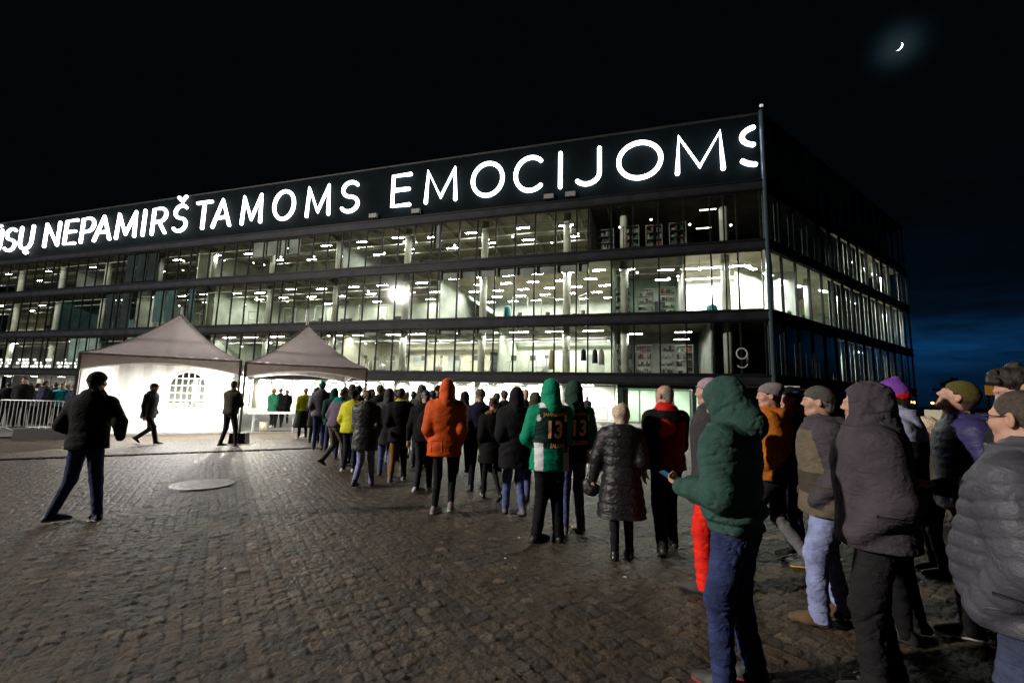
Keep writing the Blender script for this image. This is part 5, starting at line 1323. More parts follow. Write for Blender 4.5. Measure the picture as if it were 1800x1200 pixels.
def patch(info, ob, c, size, ang, m, name, depth=.0045, rot=0, flap=False):
    """a flat piece of cloth (pocket, flap, zip) sewn on: c = (height, sideways offset), ang = side it sits on, degrees from the back towards the right"""
    me = ob.data; tree = BVHTree.FromPolygons([v.co for v in me.vertices], [p.vertices for p in me.polygons]); a = math.radians(ang); out = np.array([math.sin(a), -math.cos(a), 0]); tan_ = np.array([math.cos(a), math.sin(a), 0])
    T, Rt = info['T'], info['Rtw']; nx, nz = max(2, int(size[0]/.012)), max(2, int(size[1]/.012)); pts = []; ok = True
    for j in range(nz+1):
        for i in range(nx+1):
            u, v = (i/nx-.5)*size[0], (j/nz-.5)*size[1]
            if name == 'pocket' and j == 0: u *= .72
            u, v = u*math.cos(rot)-v*math.sin(rot), u*math.sin(rot)+v*math.cos(rot)
            src = Vector(T(np.array([0, 0, c[0]+v])+tan_*(c[1]+u)+out*.6)); dr_ = Vector(Rt@(-out)); h_ = tree.ray_cast(src, dr_)
            if h_[0] is None: return None
            pts.append((h_[0], dr_))
    dist_ = [(p-Vector(T(np.array([0, 0, c[0]])))).length for p, _ in pts]
    vs = [p-d*depth for p, d in pts]; n = nx+1; fs = [(j*n+i, j*n+i+1, (j+1)*n+i+1, (j+1)*n+i) for j in range(nz) for i in range(nx)]
    base = len(vs); ring = [i for i in range(n)]+[j*n+nx for j in range(1, nz+1)]+[nz*n+i for i in range(nx-1, -1, -1)]+[j*n for j in range(nz-1, 0, -1)]
    vs += [pts[i][0]+pts[i][1]*.002 for i in ring]; L = len(ring); fs += [(ring[k], ring[(k+1) % L], base+(k+1) % L, base+k) for k in range(L)]
    mb = MB(); mb.add(vs, fs); return mb.build(name, m, ob, smooth=True)
# ================================================================== WHO STANDS WHERE
G_ = ground_at
blk = cloth('black', (.008, .008, .009)); blk2 = cloth('black_soft', (.012, .012, .014)); nylon = cloth('black_nylon', (.016, .015, .017), .38, .9, 300, .3)
char = cloth('charcoal', (.026, .026, .030)); dgrey = cloth('dark_grey', (.06, .06, .062)); grey = cloth('grey', (.15, .145, .15)); olive = cloth('olive', (.055, .052, .035))
navy = cloth('navy', (.018, .020, .045)); jeans = denim('dark_blue', (.030, .042, .115)); jeansl = denim('light_blue', (.24, .27, .47)); jeansm = denim('mid_blue', (.10, .12, .28)); jeansd = denim('navy_blue', (.015, .02, .05)); tan = cloth('tan', (.14, .10, .065)); brownt = cloth('brown_trousers', (.12, .10, .08))
green = cloth('jersey_green', (.0, .24, .13), .6); dgreen = cloth('dark_green', (.008, .045, .033)); white = cloth('white', (.72, .70, .74), .7); orange = cloth('orange_parka', (.62, .085, .012), .6); rust = cloth('rust_orange', (.40, .115, .012), .75)
red = cloth('red', (.60, .018, .012), .7); dred = cloth('dark_red', (.12, .008, .008), .7); hiv = cloth('hi_vis', (.60, .72, .02), .6); yel = cloth('yellow', (.65, .62, .02), .6); purple = cloth('purple_knit', (.17, .05, .32), .9)
mauve = cloth('mauve_grey', (.062, .052, .062), .85, .7); khaki = cloth('khaki_brown', (.135, .108, .075), .85, .7); puffg = cloth('steel_puffer', (.058, .058, .074), .5, .5, 260, .15); puffn = cloth('navy_puffer', (.035, .030, .110), .5, .5, 260, .15)
hoodg = cloth('bottle_green', (.036, .082, .068), .95, .6, 520); pinkw = cloth('pinkish_wool', (.36, .27, .31), .95, .4, 260); purpj = cloth('plum_stripe', (.13, .10, .15)); teal = cloth('teal_knit', (.0, .20, .15)); beigek = cloth('greyish_knit', (.20, .17, .17), .95, .4, 260); olivek = cloth('olive_knit', (.085, .075, .020), .95, .4, 260); gknit = cloth('grey_green_knit', (.085, .082, .070), .95, .4, 260)
shoew = dict(mat=mat('sneaker_white', (.6, .57, .56), .5), sole=solew); shoeb = dict(); shoebr = dict(mat=mat('suede_brown', (.11, .06, .03), .8), sole=mat('crepe_sole', (.10, .06, .035), .8)); shoeg = dict(mat=mat('shoe_grey', (.16, .13, .12), .7), sole=solew)
boot = dict(cut='boot')
WALK = [(-.10, .22, 5, 0, 0), (.10, -.26, -5, .07, 32)]; WALKR = [(-.10, -.26, 5, .07, 32), (.10, .22, -5, 0, 0)]; STEP = [(-.11, .10, 6, 0, 0), (.11, -.12, -8, .02, 12)]
WIDE = [(-.24, -.02, 22, 0, 0), (.20, .04, -20, 0, 0)]
# --- alone on the left
P1 = person('man in black jacket and dark jeans standing alone on the setts, hands in pockets', G_(146, 917), -8, 1.84, dict(mat=blk, hem=.84, bulk=.035, hood=None, collar=.05), dict(mat=jeans), dict(mat=mat('shoe_dark_blue', (.02, .02, .035), .6), sole=solew), dict(hat='beanie', hatmat=blk, hair='dark'),
   arms=({'at': (-.20, .12, .97), 'vis': False, 'pole': (-.9, -.8, 0)}, {'at': (.20, .12, .97), 'vis': False, 'pole': (.9, -.8, 0)}), feet=[(-.36, 0, 50, 0, 0), (.13, .02, -50, 0, 0)])
P2 = person('man in peaked cap and dark coat striding right beneath the glowing white tent', G_(262, 780), 82, 1.82, dict(mat=char, hem=.72, bulk=.03, collar=.04), dict(mat=char, r=1.05), {}, dict(hat='cap', hatmat=blk, hair='dark'), arms=('pocket', 'down'), feet=[(-.09, -.42, 0, .10, 38), (.09, .22, 0, 0, 0)], lean=4)
P3 = person('man in dark jacket with legs apart by the pole between the two tents', G_(400, 785), 12, 1.90, dict(mat=olive, hem=.86, bulk=.035), dict(mat=char), {}, dict(hair='dark', style='short'), arms=('fold', 'fold'), feet=WIDE, hp=-12)
# --- inside the open tent
P4 = person('person in long green coat and orange knit cap behind the folding table', G_(476, 752), 10, 1.72, dict(mat=cloth('coat_green', (.02, .13, .07)), hem=.72, bulk=.04), dict(mat=blk), shoew, dict(hat='beanie', hatmat=cloth('orange_knit', (.6, .25, .02)), hair='brown'), arms=('front', 'pocket'), feet=STEP)
P5 = person('person in black standing close to the green coated one behind the folding table', G_(488, 752), -30, 1.74, dict(mat=blk, hem=.8), dict(mat=blk), {}, dict(hair='brown'), arms=('front', 'pocket'))
P6 = person('person in red scarf and black coat beyond the folding table', G_(500, 745), 160, 1.68, dict(mat=blk, hem=.6, flare=.06, collar=.05), dict(mat=blk), {}, dict(hair='brown', style='bob'), arms=('pocket', 'front'))
P7 = person('person in fluorescent yellow jacket and long dark skirt at the tent entrance', G_(531, 770), -35, 1.76, dict(mats=[hiv, cloth('skirt_dark', (.02, .03, .02))], hem=.38, bulk=.05, flare=.17, pat=lambda q, a: np.where(q[:, 2] > .98, 0, 1)), dict(mat=blk), {}, dict(hair='blonde'), arms=('down', 'front'))
P8 = person('person in long black coat between the yellow steward and the grey puffer jacket', G_(551, 779), -20, 1.78, dict(mat=blk, hem=.52, flare=.05), dict(mat=blk), {}, dict(hair='dark', style='bob'), arms=('pocket', 'pocket'))
# --- the queue
P9 = person('man in grey puffer jacket, blue jeans and green knit cap seen from behind', G_(558, 791), -16, 1.93, dict(mat=cloth('mid_puffer', (.10, .095, .125), .5), hem=.86, bulk=.045, quilt=(.085, .012), collar=.05), dict(mat=jeans), shoeb, dict(hat='beanie', hatmat=teal, hair='dark'), feet=STEP)
P10 = person('man in plum jacket with green hood bending forward as he walks', G_(586, 818), 28, 1.78, dict(mats=[purpj, teal], hem=.86, bulk=.035, quilt=(.05, .006), hood='down', pat=lambda q, a: np.where((q[:, 2] > 1.43) & ~a & (q[:, 1] < .12), 1, 0)), dict(mat=brownt, r=1.08), dict(mat=mat('boot_brown', (.07, .05, .04), .7)), dict(hair='brown'), arms=('pocket', 'pocket'), feet=WALKR, lean=14, hp=-8)
P11 = person('person in bright yellow jacket half hidden behind the black parka', G_(611, 830), 12, 1.70, dict(mat=yel, hem=.84, bulk=.045), dict(mat=navy), shoew, dict(hat='beanie', hatmat=blk, hair='dark'), arms=('pocket', 'pocket'), lean=5)
P12 = person('man in black parka with fur trimmed hood and light jeans', G_(637, 855), -8, 1.70, dict(mat=nylon, hem=.66, bulk=.05, fur='grey'), dict(mat=jeansl), shoeb, dict(hair='brown'), arms=('front', 'pocket'), feet=[(-.13, -.12, 15, .02, 8), (.14, .10, -8, 0, 0)])
P13 = person('person in hooded dark grey parka next to the fur trimmed one', G_(676, 838), -12, 1.72, dict(mat=dgrey, hem=.66, bulk=.05, hood='up', fold=.008), dict(mat=jeansm), shoeb, dict(hair=None), arms=('pocket', 'pocket'), feet=STEP)
P14 = person('man in black jacket with yellow collar and tan trousers', G_(697, 846), -14, 1.76, dict(mats=[blk2, yel], hem=.74, bulk=.035, collar=.04, pat=lambda q, a: np.where((q[:, 2] > 1.515) & ~a, 1, 0)), dict(mats=[blk, cloth('rusty_tan', (.26, .12, .03))], pat=lambda c: (c[:, 0] < -.02).astype(int)), shoeg, dict(hair='dark', style='crop'), feet=[(-.12, -.05, 15, 0, 0), (.13, .1, -5, 0, 0)])
P15 = person('man in black sweater and flat cap holding a paper, bag on his back', G_(738, 863), -2, 1.72, dict(mat=blk, hem=.86, bulk=.028), dict(mat=char), dict(mat=mat('sneaker_lilac', (.5, .48, .6), .5), sole=solew), dict(hat='cap', hatmat=nylon, hair='grey', style='crop'), arms=({'at': (-.27, .06, .84)}, 'down'), feet=[(-.06, -.08, 50, 0, 0), (.16, .02, -10, 0, 0)], hy=-25)
P16 = person('man in grey green hood standing behind the yellow collared man', G_(735, 822), -14, 1.84, dict(mat=gknit, hem=.8, hood='up'), dict(mat=char), {}, dict(hair=None))
P17 = person('person in bright orange hooded parka and black tights seen from behind', G_(777, 903), -2, 1.85, dict(mat=orange, hem=.77, bulk=.052, hood='up', fold=.007), dict(mat=blk2, r=.86), dict(mat=mat('sneaker_mauve', (.22, .17, .18), .6), sole=solew), dict(hair=None), arms=('pocket', 'pocket'), feet=[(-.11, .02, 18, 0, 0), (.12, -.10, 0, .05, 18)], hy=-12)
P18 = person('man in grey knit cap and dark clothes between the orange parka and the fur hood', G_(839, 862), -10, 1.76, dict(mat=navy, hem=.82, bulk=.03), dict(mat=blk), {}, dict(hat='beanie', hatmat=gknit, hair='grey'), hy=-15)
P19 = person('woman in black coat with brown fur collar and tights stepping forward', G_(862, 880), -18, 1.62, dict(mat=blk, hem=.66, bulk=.04, fur='brown', flare=.08), dict(mat=blk2, r=.72), dict(mat=mat('patent_shoe', (.02, .02, .02), .15), size=.9), dict(hair='brown', style='wavy'), feet=[(-.09, .16, 5, 0, 0), (.10, -.24, -5, .07, 34)], arms=('pocket', 'pocket'))
P20 = person('person in black hooded parka and blue jeans just ahead of the green jersey', G_(903, 905), -8, 1.76, dict(mat=blk2, hem=.66, bulk=.055, hood='up', fold=.009), dict(mat=jeansm), dict(mat=mat('shoe_slate', (.12, .11, .12), .6)), dict(hair=None), feet=STEP)
P21 = person('person in brown hood partly hidden behind the green jersey sleeve', G_(938, 880), -12, 1.70, dict(mat=olive, hem=.74, bulk=.04, hood='up'), dict(mat=jeansm), {}, dict(hair=None))
P22 = person('dark haired person whose head shows above the black hooded parka', G_(906, 830), -12, 1.82, dict(mat=blk2, hem=.8), dict(mat=blk), {}, dict(hair='dark', style='short'))
def jersey(q, a):
    r = np.zeros(len(q), int)                       # 0 green sleeves, 1 black back panel, 2 white, 3 jersey green
    t = ~a; r[t] = 1; low = t & (q[:, 2] < 1.03); r[low] = 3
    r[t & (q[:, 2] < 1.05+.04) & (q[:, 0] < -.10-(.0)) & (q[:, 0] > -.19)] = 2
    r[t & (q[:, 2] < .98) & (q[:, 0] > .13)] = 2
    r[t & (np.abs(np.hypot(np.abs(q[:, 0])-.155, (q[:, 2]-1.36)*.55)-.012) < .010) & (q[:, 2] > 1.22)] = 2
    r[t & (q[:, 2] > 1.475)] = 2
    return r
jblack = cloth('jersey_black', (.006, .028, .022), .6)
P23 = person('man in green hoodie under a basketball jersey numbered 13, black trousers', G_(966, 951), -6, 1.84, dict(mats=[green, jblack, white, green], hem=.78, bulk=.040, hood='up', pat=jersey, flare=.04, fold=.006), dict(mat=blk, r=1.12), shoeb, dict(hair=None), arms=({'at': (-.17, .22, 1.02), 'dir': (.2, .9, .1), 'pole': (-.8, -1, -.2)}, 'front'), feet=[(-.16, -.02, 60, 0, 0), (.10, -.02, -5, 0, 0)], hy=-10)
P24 = person('fan in the second jersey numbered 13 and blue jeans, beside the green hoodie', G_(1006, 936), -10, 1.84, dict(mats=[green, jblack, white, jblack], hem=.82, bulk=.035, hood='up', hoodmat=cloth('hood_dark_green', (.02, .05, .035)), pat=jersey), dict(mat=jeansm), shoeg, dict(hair=None), arms=('pocket', 'pocket'), feet=[(-.10, -.02, 10, 0, 0), (.12, .04, -10, 0, 0)])
P25 = person('blonde woman in long shiny black quilted coat seen from behind', G_(1092, 982), 6, 1.60, dict(mat=nylon, hem=.48, bulk=.050, quilt=(.105, .013), hood='down', flare=.07), dict(mat=blk2, r=.92), dict(mat=mat('loafer_black', (.02, .02, .02), .3), sole=solem), dict(hair='blonde', style='bob'), arms=({'at': (-.33, .12, .82), 'vis': True, 'pole': (-1, -.6, 0), 'curl': .9}, 'pocket'), feet=[(-.08, -.05, 10, 0, 0), (.10, .04, -5, 0, 0)])
P26 = person('grey haired balding man in red and black jacket, walking away in black trousers', G_(1172, 970), -10, 1.83, dict(mats=[blk2, red, dred], hem=.86, bulk=.040, collar=.055, pat=lambda q, a: np.where((q[:, 2] > 1.50) & ~a, 1, np.where((~a) & (q[:, 2] > 1.22) & (q[:, 2] < 1.40) & (q[:, 0] > -.14+(q[:, 2]-1.22)*.05) & (q[:, 0] < -.02+.05*np.sin(q[:, 2]*30)), 1, np.where((~a) & (q[:, 2] < 1.38) & (q[:, 0] > -.15), 2, 0)))), dict(mat=blk, r=1.05), {}, dict(hair='grey', style='bald'), arms=('down', 'front'), feet=[(-.12, -.14, 20, .03, 14), (.14, .12, -5, 0, 0)], hy=-20)
P27 = person('person in pinkish knit cap, dark coat and bright red trousers behind the green hoodie', G_(1256, 1036), -60, 1.86, dict(mat=cloth('coat_dark_tweed', (.045, .040, .045)), hem=.72, bulk=.05, flare=.08), dict(mat=cloth('red_snow_trousers', (.85, .022, .012), .6), r=1.3), dict(mat=mat('boot_grey', (.05, .045, .04), .8), size=1.1), dict(hat='beanie', hatmat=pinkw, hair='brown'), arms=('pocket', 'pocket'), feet=[(-.13, .05, 10, 0, 0), (.13, -.08, -10, 0, 0)])
P28 = person('person in dark green hoodie with the hood up, looking at a phone, in blue jeans', G_(1308, 1212), -46, 1.77, dict(mat=hoodg, hem=.90, bulk=.048, hood='up', fold=.009, arm=1.1, rib=True), dict(mat=jeans, r=1.16, fold=.010), dict(mat=mat('sneaker_black_red', (.03, .03, .03), .6), sole=mat('sole_red', (.3, .05, .04), .7)), dict(hair=None), arms=({'at': (-.13, .27, 1.11), 'dir': (.40, .85, .2), 'n': (.3, -.2, 1), 'pole': (-.5, -1, -.5), 'curl': .7}, {'at': (.02, .28, 1.11), 'dir': (-.45, .8, .2), 'n': (-.3, -.2, 1), 'pole': (.5, -1, -.5), 'curl': .7}), feet=[(-.13, .06, 8, 0, 0), (.12, -.03, -12, 0, 0)], hp=-24, lean=3)
P29 = person('man in rust orange jacket, slouchy grey cap and two tone sweatpants', G_(1366, 994), -52, 1.88, dict(mats=[rust, blk2], hem=.82, bulk=.045, hood='down', fold=.010, pat=lambda q, a: np.where(((q[:, 2] < 1.12) & (q[:, 1] < -.02) & ~a), 1, 0)), dict(mats=[blk2, grey], pat=lambda c: (c[:, 2] < .46).astype(int), r=1.05), dict(mat=mat('sneaker_dark_yellow', (.04, .04, .04), .6), sole=mat('sole_yellow', (.5, .35, .05), .7)), dict(hat='slouch', hatmat=beigek, hair='dark'), feet=[(-.11, .26, 5, 0, 0), (.11, -.28, -5, .02, 10)])
P30 = person('man in black knit cap with blue stripe and red collar behind the khaki jacket', G_(1408, 985), -70, 1.82, dict(mats=[blk, red], hem=.82, bulk=.04, collar=.07, pat=lambda q, a: np.where((q[:, 2] > 1.49) & ~a, 1, 0)), dict(mat=jeansd), {}, dict(hat='beanie', hatmats=[blk, cloth('blue_stripe', (.02, .10, .45))], hatmat=blk, hair='dark', hatpat=lambda q: (np.abs(q[:, 2]*.97+q[:, 1]*.24-.065) < .007).astype(int)), arms=('pocket', 'pocket'))
P31 = person('man in khaki brown jacket, grey knit cap and light blue jeans, facing left', G_(1462, 1092), -68, 1.79, dict(mats=[khaki, cloth('khaki_dark', (.06, .048, .035)), mauve], hem=.80, bulk=.050, hood='down', fold=.010, pat=lambda q, a: np.where(a, 2, np.where((q[:, 2] > .96) & (q[:, 2] < 1.12), 1, np.where((q[:, 2] > 1.44), 2, 0)))), dict(mat=jeansl, r=1.22, fold=.010), shoebr, dict(hat='beanie', hatmat=gknit, hair='grey'), arms=('pocket', 'pocket'), feet=[(-.12, .10, 10, 0, 0), (.12, -.12, -10, 0, 0)], hp=2)
P32 = person('person in mauve grey quilted coat with the hood up and black trousers', G_(1556, 1222), -58, 1.77, dict(mat=mauve, hem=.84, bulk=.070, hood='up', fold=.008, arm=1.12, quilt=(.125, .005)), dict(mat=cloth('black_trousers_soft', (.016, .015, .017), .9, .8), r=1.25, fold=.010), {}, dict(hair=None), arms=('pocket', 'pocket'), feet=[(-.12, .04, 8, 0, 0), (.12, -.06, -12, 0, 0)], hp=2)
P33 = person('person in purple knit cap with ear flaps and pale blue scarf, in black clothes', G_(1600, 1120), -48, 1.835, dict(mats=[blk, cloth('pale_scarf', (.34, .35, .50))], hem=.80, bulk=.045, collar=.07, pat=lambda q, a: np.where((q[:, 2] > 1.36) & (q[:, 0] < .02), 1, 0)), dict(mat=blk), dict(mat=mat('boot_black', (.02, .02, .02), .5)), dict(hat='peak', hatmats=[purple, red], hatmat=blk, hair='dark', hatpat=lambda q: (q[:, 2]+.24*q[:, 1] < .014).astype(int)), feet=[(-.12, .02, 8, 0, 0), (.13, -.05, -12, 0, 0)])
P34 = person('man in olive knit cap and navy quilted jacket looking up to the left', (3.62, 3.40), -62, 1.86, dict(mat=puffn, hem=.84, bulk=.045, quilt=(.060, .008), hood='down', fold=.006), dict(mat=blk, r=1.05), dict(mat=mat('canvas_black', (.02, .02, .022), .8), sole=solew), dict(hat='beanie', hatmat=olivek, hair='brown'), arms=('pocket', 'pocket'), hp=26, feet=[(-.14, .22, 4, 0, 0), (.13, .02, -8, 0, 0)])
P35 = person('tall man with wavy dark hair looking down, at the edge of the queue', (2.90, 2.48), -60, 1.89, dict(mats=[blk2], hem=.84, bulk=.04, collar=.03), dict(mat=blk), {}, dict(hair='dark', style='wavy'), arms=({'at': (-.08, .38, 1.12), 'dir': (.1, .95, .1), 'n': (.4, -.1, .9), 'pole': (-.6, -.4, -1), 'curl': .6}, 'pocket'), hp=-24, hy=4)
P36 = person('man in glasses and steel grey puffer jacket nearest the picture edge', (2.02, 1.75), -20, 1.73, dict(mat=puffg, hem=.86, bulk=.062, quilt=(.066, .011), collar=.05, arm=1.08), dict(mat=denim('grey_blue', (.045, .055, .10)), r=1.2, fold=.010), {}, dict(hair='short', style='crop'), arms=('pocket', 'pocket'), belly=.05, hy=-6+14, feet=[(-.13, .03, 8, 0, 0), (.13, -.05, -12, 0, 0)])
P37 = person('fair haired short person standing behind the navy quilted jacket', G_(1656, 1010), -60, 1.55, dict(mat=olive, hem=.8, hood='down'), dict(mat=blk), {}, dict(hair='blonde', style='bob'), hy=-20)
P38 = person('man in dark cap whose head shows just over the green hood', G_(1300, 958), -30, 1.80, dict(mat=blk, hem=.8, collar=.05), dict(mat=blk), {}, dict(hat='beanie', hatmat=gknit, hair='dark'))
# heads filling the middle of the queue
rr = random.Random(21)
extra = [(612, 795, 1.84, 'olive hood', 'hood', None, olive), (634, 790, 1.80, 'bare brown hair and black coat', None, None, blk), (668, 792, 1.78, 'white knit cap', 'beanie', white, dgrey), (742, 800, 1.80, 'bare dark hair and olive coat', None, None, olive), (765, 812, 1.86, 'black knit cap', 'beanie', blk, char), (884, 822, 1.78, 'grey cap', 'beanie', gknit, blk2), (920, 832, 1.80, 'bare fair hair and black coat', None, None, blk), (598, 806, 1.76, 'green knit cap', 'beanie', teal, blk2), (622, 812, 1.80, 'dark knit cap and navy jacket', 'beanie', navy, navy), (660, 808, 1.84, 'grey knit cap', 'beanie', gknit, char), (690, 812, 1.74, 'bare brown hair and grey coat', None, None, dgrey), (708, 806, 1.70, 'bare fair hair', None, None, olive), (722, 806, 1.72, 'bare short hair and plum jacket', None, None, purpj), (755, 818, 1.74, 'bare hair and teal collar', None, None, navy), (812, 832, 1.70, 'a dark hood', 'hood', None, blk2), (646, 800, 1.72, 'a brown hood', 'hood', None, olive), (580, 800, 1.72, 'green hood', 'hood', None, dgreen), (870, 830, 1.72, 'bare dark hair and charcoal coat', None, None, char)]
for k, (px, py, H, what, ht, hm_, jm2) in enumerate(extra):
    nb = ['between the plum and yellow jackets', 'far behind the black parka', 'far behind the dark grey parka', 'far behind the flat cap', 'beside the orange hood', 'left of the black hooded parka', 'farthest from the green jersey sleeve', 'left of the plum jacket', 'right above the yellow jacket', 'behind the black parka', 'behind the dark grey parka', 'right of the dark grey hood', 'left of the yellow collar', 'left of the orange parka', 'right of the orange parka', 'between the fur hood and the tent', 'right behind the grey puffer jacket', 'behind the fur collared woman'][k]
    person('half hidden person in %s, %s' % (what, nb), G_(px, py), -20+rr.uniform(-12, 12), H, dict(mat=jm2, hem=.8, bulk=.04, hood='up' if ht == 'hood' else None), dict(mat=rr.choice([jeans, blk, char])), {}, dict(hat=ht if ht != 'hood' else None, hatmat=hm_, hair=None if ht == 'hood' else rr.choice(['brown', 'dark', 'short', 'blonde'])), group='people half hidden in the middle of the queue')
# two by the entrance and the crowd beyond the barriers
for k, (px, py, psi) in enumerate(((1020, 748, 150), (1032, 749, 170))):
    person(['person in a dark coat standing by the distant white wall, the left of two', 'person in a grey jacket standing by the distant white wall, the right of two'][k], G_(px, py), psi, 1.74, dict(mat=[blk, dgrey][k], hem=[.6, .8][k]), dict(mat=blk), {}, dict(hair='dark'))
cr = [(4, 748, blk, 'dark'), (20, 747, navy, 'dark'), (31, 752, blk, 'dark'), (43, 746, cloth('royal_blue', (.05, .10, .55)), 'dark'), (56, 746, white, 'brown'), (68, 748, navy, 'brown'), (78, 747, char, 'grey'), (88, 746, blk, 'dark'), (99, 747, cloth('turquoise', (.02, .35, .40)), 'brown'), (108, 746, cloth('pale_green', (.35, .45, .35)), 'blonde'), (120, 747, cloth('sky_blue', (.20, .28, .60)), 'brown'), (131, 746, purple, 'dark')]
wd = ['black coat nearest the picture edge', 'navy jacket', 'black coat, standing tallest', 'royal blue jacket', 'white jacket', 'navy coat and brown hair', 'charcoal coat and grey hair', 'black jacket beside the turquoise one', 'turquoise jacket', 'pale green jacket', 'sky blue jacket', 'purple jacket next to the tent']
for k, (px, py, m_, hr) in enumerate(cr):
    person('distant person in %s beyond the left barriers' % wd[k], G_(px, py), rr.uniform(-60, 160), 1.9 if k == 2 else rr.uniform(1.62, 1.80), dict(mat=m_, hem=.8, bulk=.04), dict(mat=blk), {}, dict(hair=hr), group='people beyond the barriers at the left')
# ------------------------------------------------------------------ things people carry and wear in the hand
tealscreen = emis('phone_screen', (.03, .16, .30), .5); gold = mat('jersey_gold', (.95, .52, .24), .6)
back_text(P23, '13', .26, .02, 1.15, gold, 'number', wscale=.80, bold=.03); back_text(P23, 'JANKŪNAS', .055, .02, 1.385, mat('name_gold', (.55, .36, .12), .6), 'lettering', wscale=.9, bold=.02); back_text(P23, 'ŽALGIRIS', .060, .06, 1.04, gold, 'lettering', wscale=.7, bold=.03)
back_text(P24, '13', .26, .02, 1.15, gold, 'number', wscale=.85, bold=.03); back_text(P24, 'JANKŪNAS', .055, .0, 1.385, MATS['name_gold'], 'lettering', wscale=.9, bold=.02); back_text(P24, 'ŽALGIRIS', .07, .03, 1.04, gold, 'lettering', wscale=.8, bold=.03)
back_text(P28, 'Žalgiris', .075, .02, 1.25, mat('faded_print', (.03, .11, .09), .8), 'lettering', wscale=1)
# phone in the two hands
m0 = (np.array(P28['wr'][0])+np.array(P28['wr'][1]))/2+np.array([0, .115, .035]); w_ = wpt(P28, m0)
ph = empty('phone', w_, P28['root'].rotation_euler[2], label='phone with glowing blue screen held by the person in the dark green hoodie', cat='phone'); ph.rotation_euler = (math.radians(28), 0, P28['root'].rotation_euler[2])
mb = MB(); mb.box(-.038, .038, -.075, .075, -.004, .004); mb.build('case', mat('phone_black', (.02, .02, .03), .3), ph); mb = MB(); mb.box(-.035, .035, -.070, .070, .0045, .0055); mb.build('screen', tealscreen, ph)
# glasses
P = P36
def hw(P, p): return wpt(P, P['Rh']@np.array(p)+P['hc'])
gl = empty('glasses', hw(P, (0, .1, .005)), 0, label='thin dark framed glasses on the man in the steel grey puffer jacket', cat='glasses')
def relv(o, pts): return [tuple(Vector(p)-o.location) for p in pts]
for x in (-1, 1):
    mb = MB(); mb.tube(relv(gl, [hw(P, ((.031+.024*math.cos(a))*x, .106, .004+.017*math.sin(a))) for a in np.linspace(0, 2*math.pi, 15)[:-1]]), .0018, 6, closed=True); mb.build('rim', mat('glasses_dark', (.02, .02, .02), .3), gl)
    mb = MB(); mb.tube(relv(gl, [hw(P, (.056*x, .104, .010)), hw(P, (.078*x, .06, .012)), hw(P, (.080*x, -.01, .012)), hw(P, (.080*x, -.03, -.008))]), .0022, 6); mb.build('temple_arm', MATS['glasses_dark'], gl)
mb = MB(); mb.tube(relv(gl, [hw(P, (-.008, .106, .008)), hw(P, (.008, .106, .008))]), .0018, 6); mb.build('bridge', MATS['glasses_dark'], gl)
# gloves and bag of the blonde woman
c_ = wpt(P25, P25['wr'][0]+np.array([-.02, .04, -.13]))
hb = empty('handbag', c_, P25['root'].rotation_euler[2], label='small shiny black handbag held low by the blonde woman', cat='handbag')
s = SDF((-.15, -.12, -.14), (.15, .12, .14), .01); s.ell((0, 0, -.01), (.095, .06, .085), .01); s.ell((-.05, .02, .04), (.05, .045, .05), .03); s.noise(.006, 40, 3, True); V, F = s.mesh(); to_obj('bag_body', V, F, nylon, hb)
mb = MB(); mb.tube([(-.06, 0, .06), (-.04, 0, .14), (.04, 0, .14), (.06, 0, .06)], .008, 6); mb.build('handle', nylon, hb)
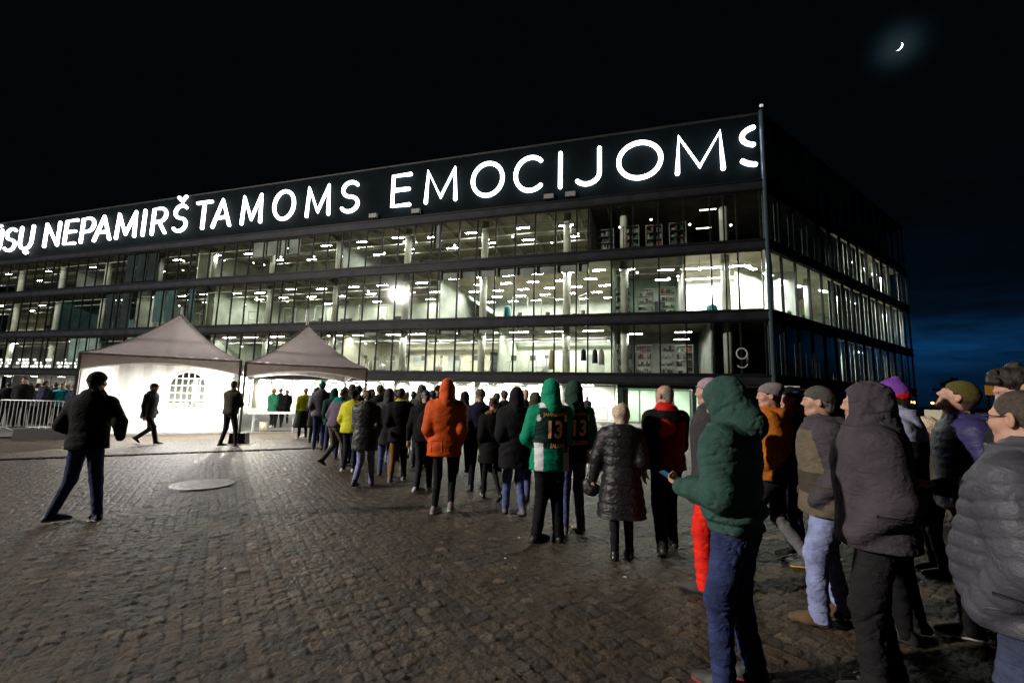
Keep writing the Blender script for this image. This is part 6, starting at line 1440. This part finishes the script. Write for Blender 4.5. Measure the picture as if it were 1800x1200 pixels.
# pale backpack and shoulder bag
def pack(P, name, label, m_, c, r, rot=0):
    o = wpt(P, P['T'](c)); e = empty(name, o, P['root'].rotation_euler[2], label=label, cat=name.replace('_', ' ')); s = SDF((-r[0]-.05, -r[1]-.05, -r[2]-.05), (r[0]+.05, r[1]+.05, r[2]+.05), .018); s.ell((0, 0, 0), r, .01); s.ell((0, -r[1]*.5, -r[2]*.3), (r[0]*.75, r[1]*.7, r[2]*.45), .02); s.noise(.004, 30, 5); V, F = s.mesh(); to_obj('bag_body', V, F, m_, e)
    mb = MB(); mb.tube([(-r[0]*.4, 0, r[2]*.9), (-r[0]*.2, .02, r[2]*1.12), (r[0]*.2, .02, r[2]*1.12), (r[0]*.4, 0, r[2]*.9)], .009, 6); mb.build('handle', m_, e); return e
pack(P19, 'backpack', 'pale pink backpack on the woman with the brown fur collar', cloth('pale_pink', (.50, .40, .42)), (.12, -.235, 1.20), (.13, .075, .20))
pack(P15, 'backpack', 'black backpack worn by the man in the flat cap', blk2, (.05, -.22, 1.20), (.15, .09, .22))
pp = wpt(P15, P15['wr'][0]+np.array([.02, .06, -.16])); pa = empty('paper', pp, 0, label='rolled white paper in the hand of the man in the flat cap', cat='paper'); mb = MB(); mb.tube([(0, 0, -.10), (0, 0, .12)], .02, 10); mb.build('sheet', white, pa, smooth=True)

for P, m_ in ((P28, jeans), (P12, jeansl), (P9, jeans), (P31, jeansl)):
    for x in (-1, 1): patch(P, P['trs'], (.885 if P is P28 else .86, .078*x), (.125, .135), 0, m_, 'pocket')
patch(P31, P31['jk'], (1.02, -.0), (.16, .02), 250, MATS['cloth_khaki_dark'], 'pocket_flap'); patch(P32, P32['jk'], (1.05, .06), (.15, .018), 268, cloth('mauve_dark', (.03, .027, .033)), 'pocket_flap')
patch(P17, P17['jk'], (.90, -.09), (.14, .16), 0, orange, 'pocket'); patch(P17, P17['jk'], (.90, .10), (.14, .16), 0, orange, 'pocket')
patch(P36, P36['jk'], (1.02, .02), (.16, .014), 275, char, 'pocket_zip')
patch(P29, P29['trs'], (.62, .0), (.03, .40), 90, grey, 'stripe')

R = random.Random(77)
for k, (px, py) in enumerate(((860, 951), (912, 948), (888, 985), (1022, 918), (396, 1003), (905, 1002), (1098, 1018))):
    x, y = G_(px, py); mb = MB(); a = R.uniform(0, 3); l = R.uniform(.009, .016)
    vs = []
    for i in range(4):
        for j in range(3): vs.append(((i-1.5)*l*.6, (j-1)*l*.7, .012+.006*math.sin(i*2.1+j*1.7+k)))
    fs = [(i*3+j, (i+1)*3+j, (i+1)*3+j+1, i*3+j+1) for i in range(3) for j in range(2)]
    mb.add(vs, fs); o = mb.build('paper_scrap', mat('scrap_white', (.7, .7, .68), .8), label='tiny crumpled pale scrap lying on the stone setts', cat='litter', group='scraps of litter on the paving'); o.location = (x, y, .012); o.rotation_euler = (0, 0, a)
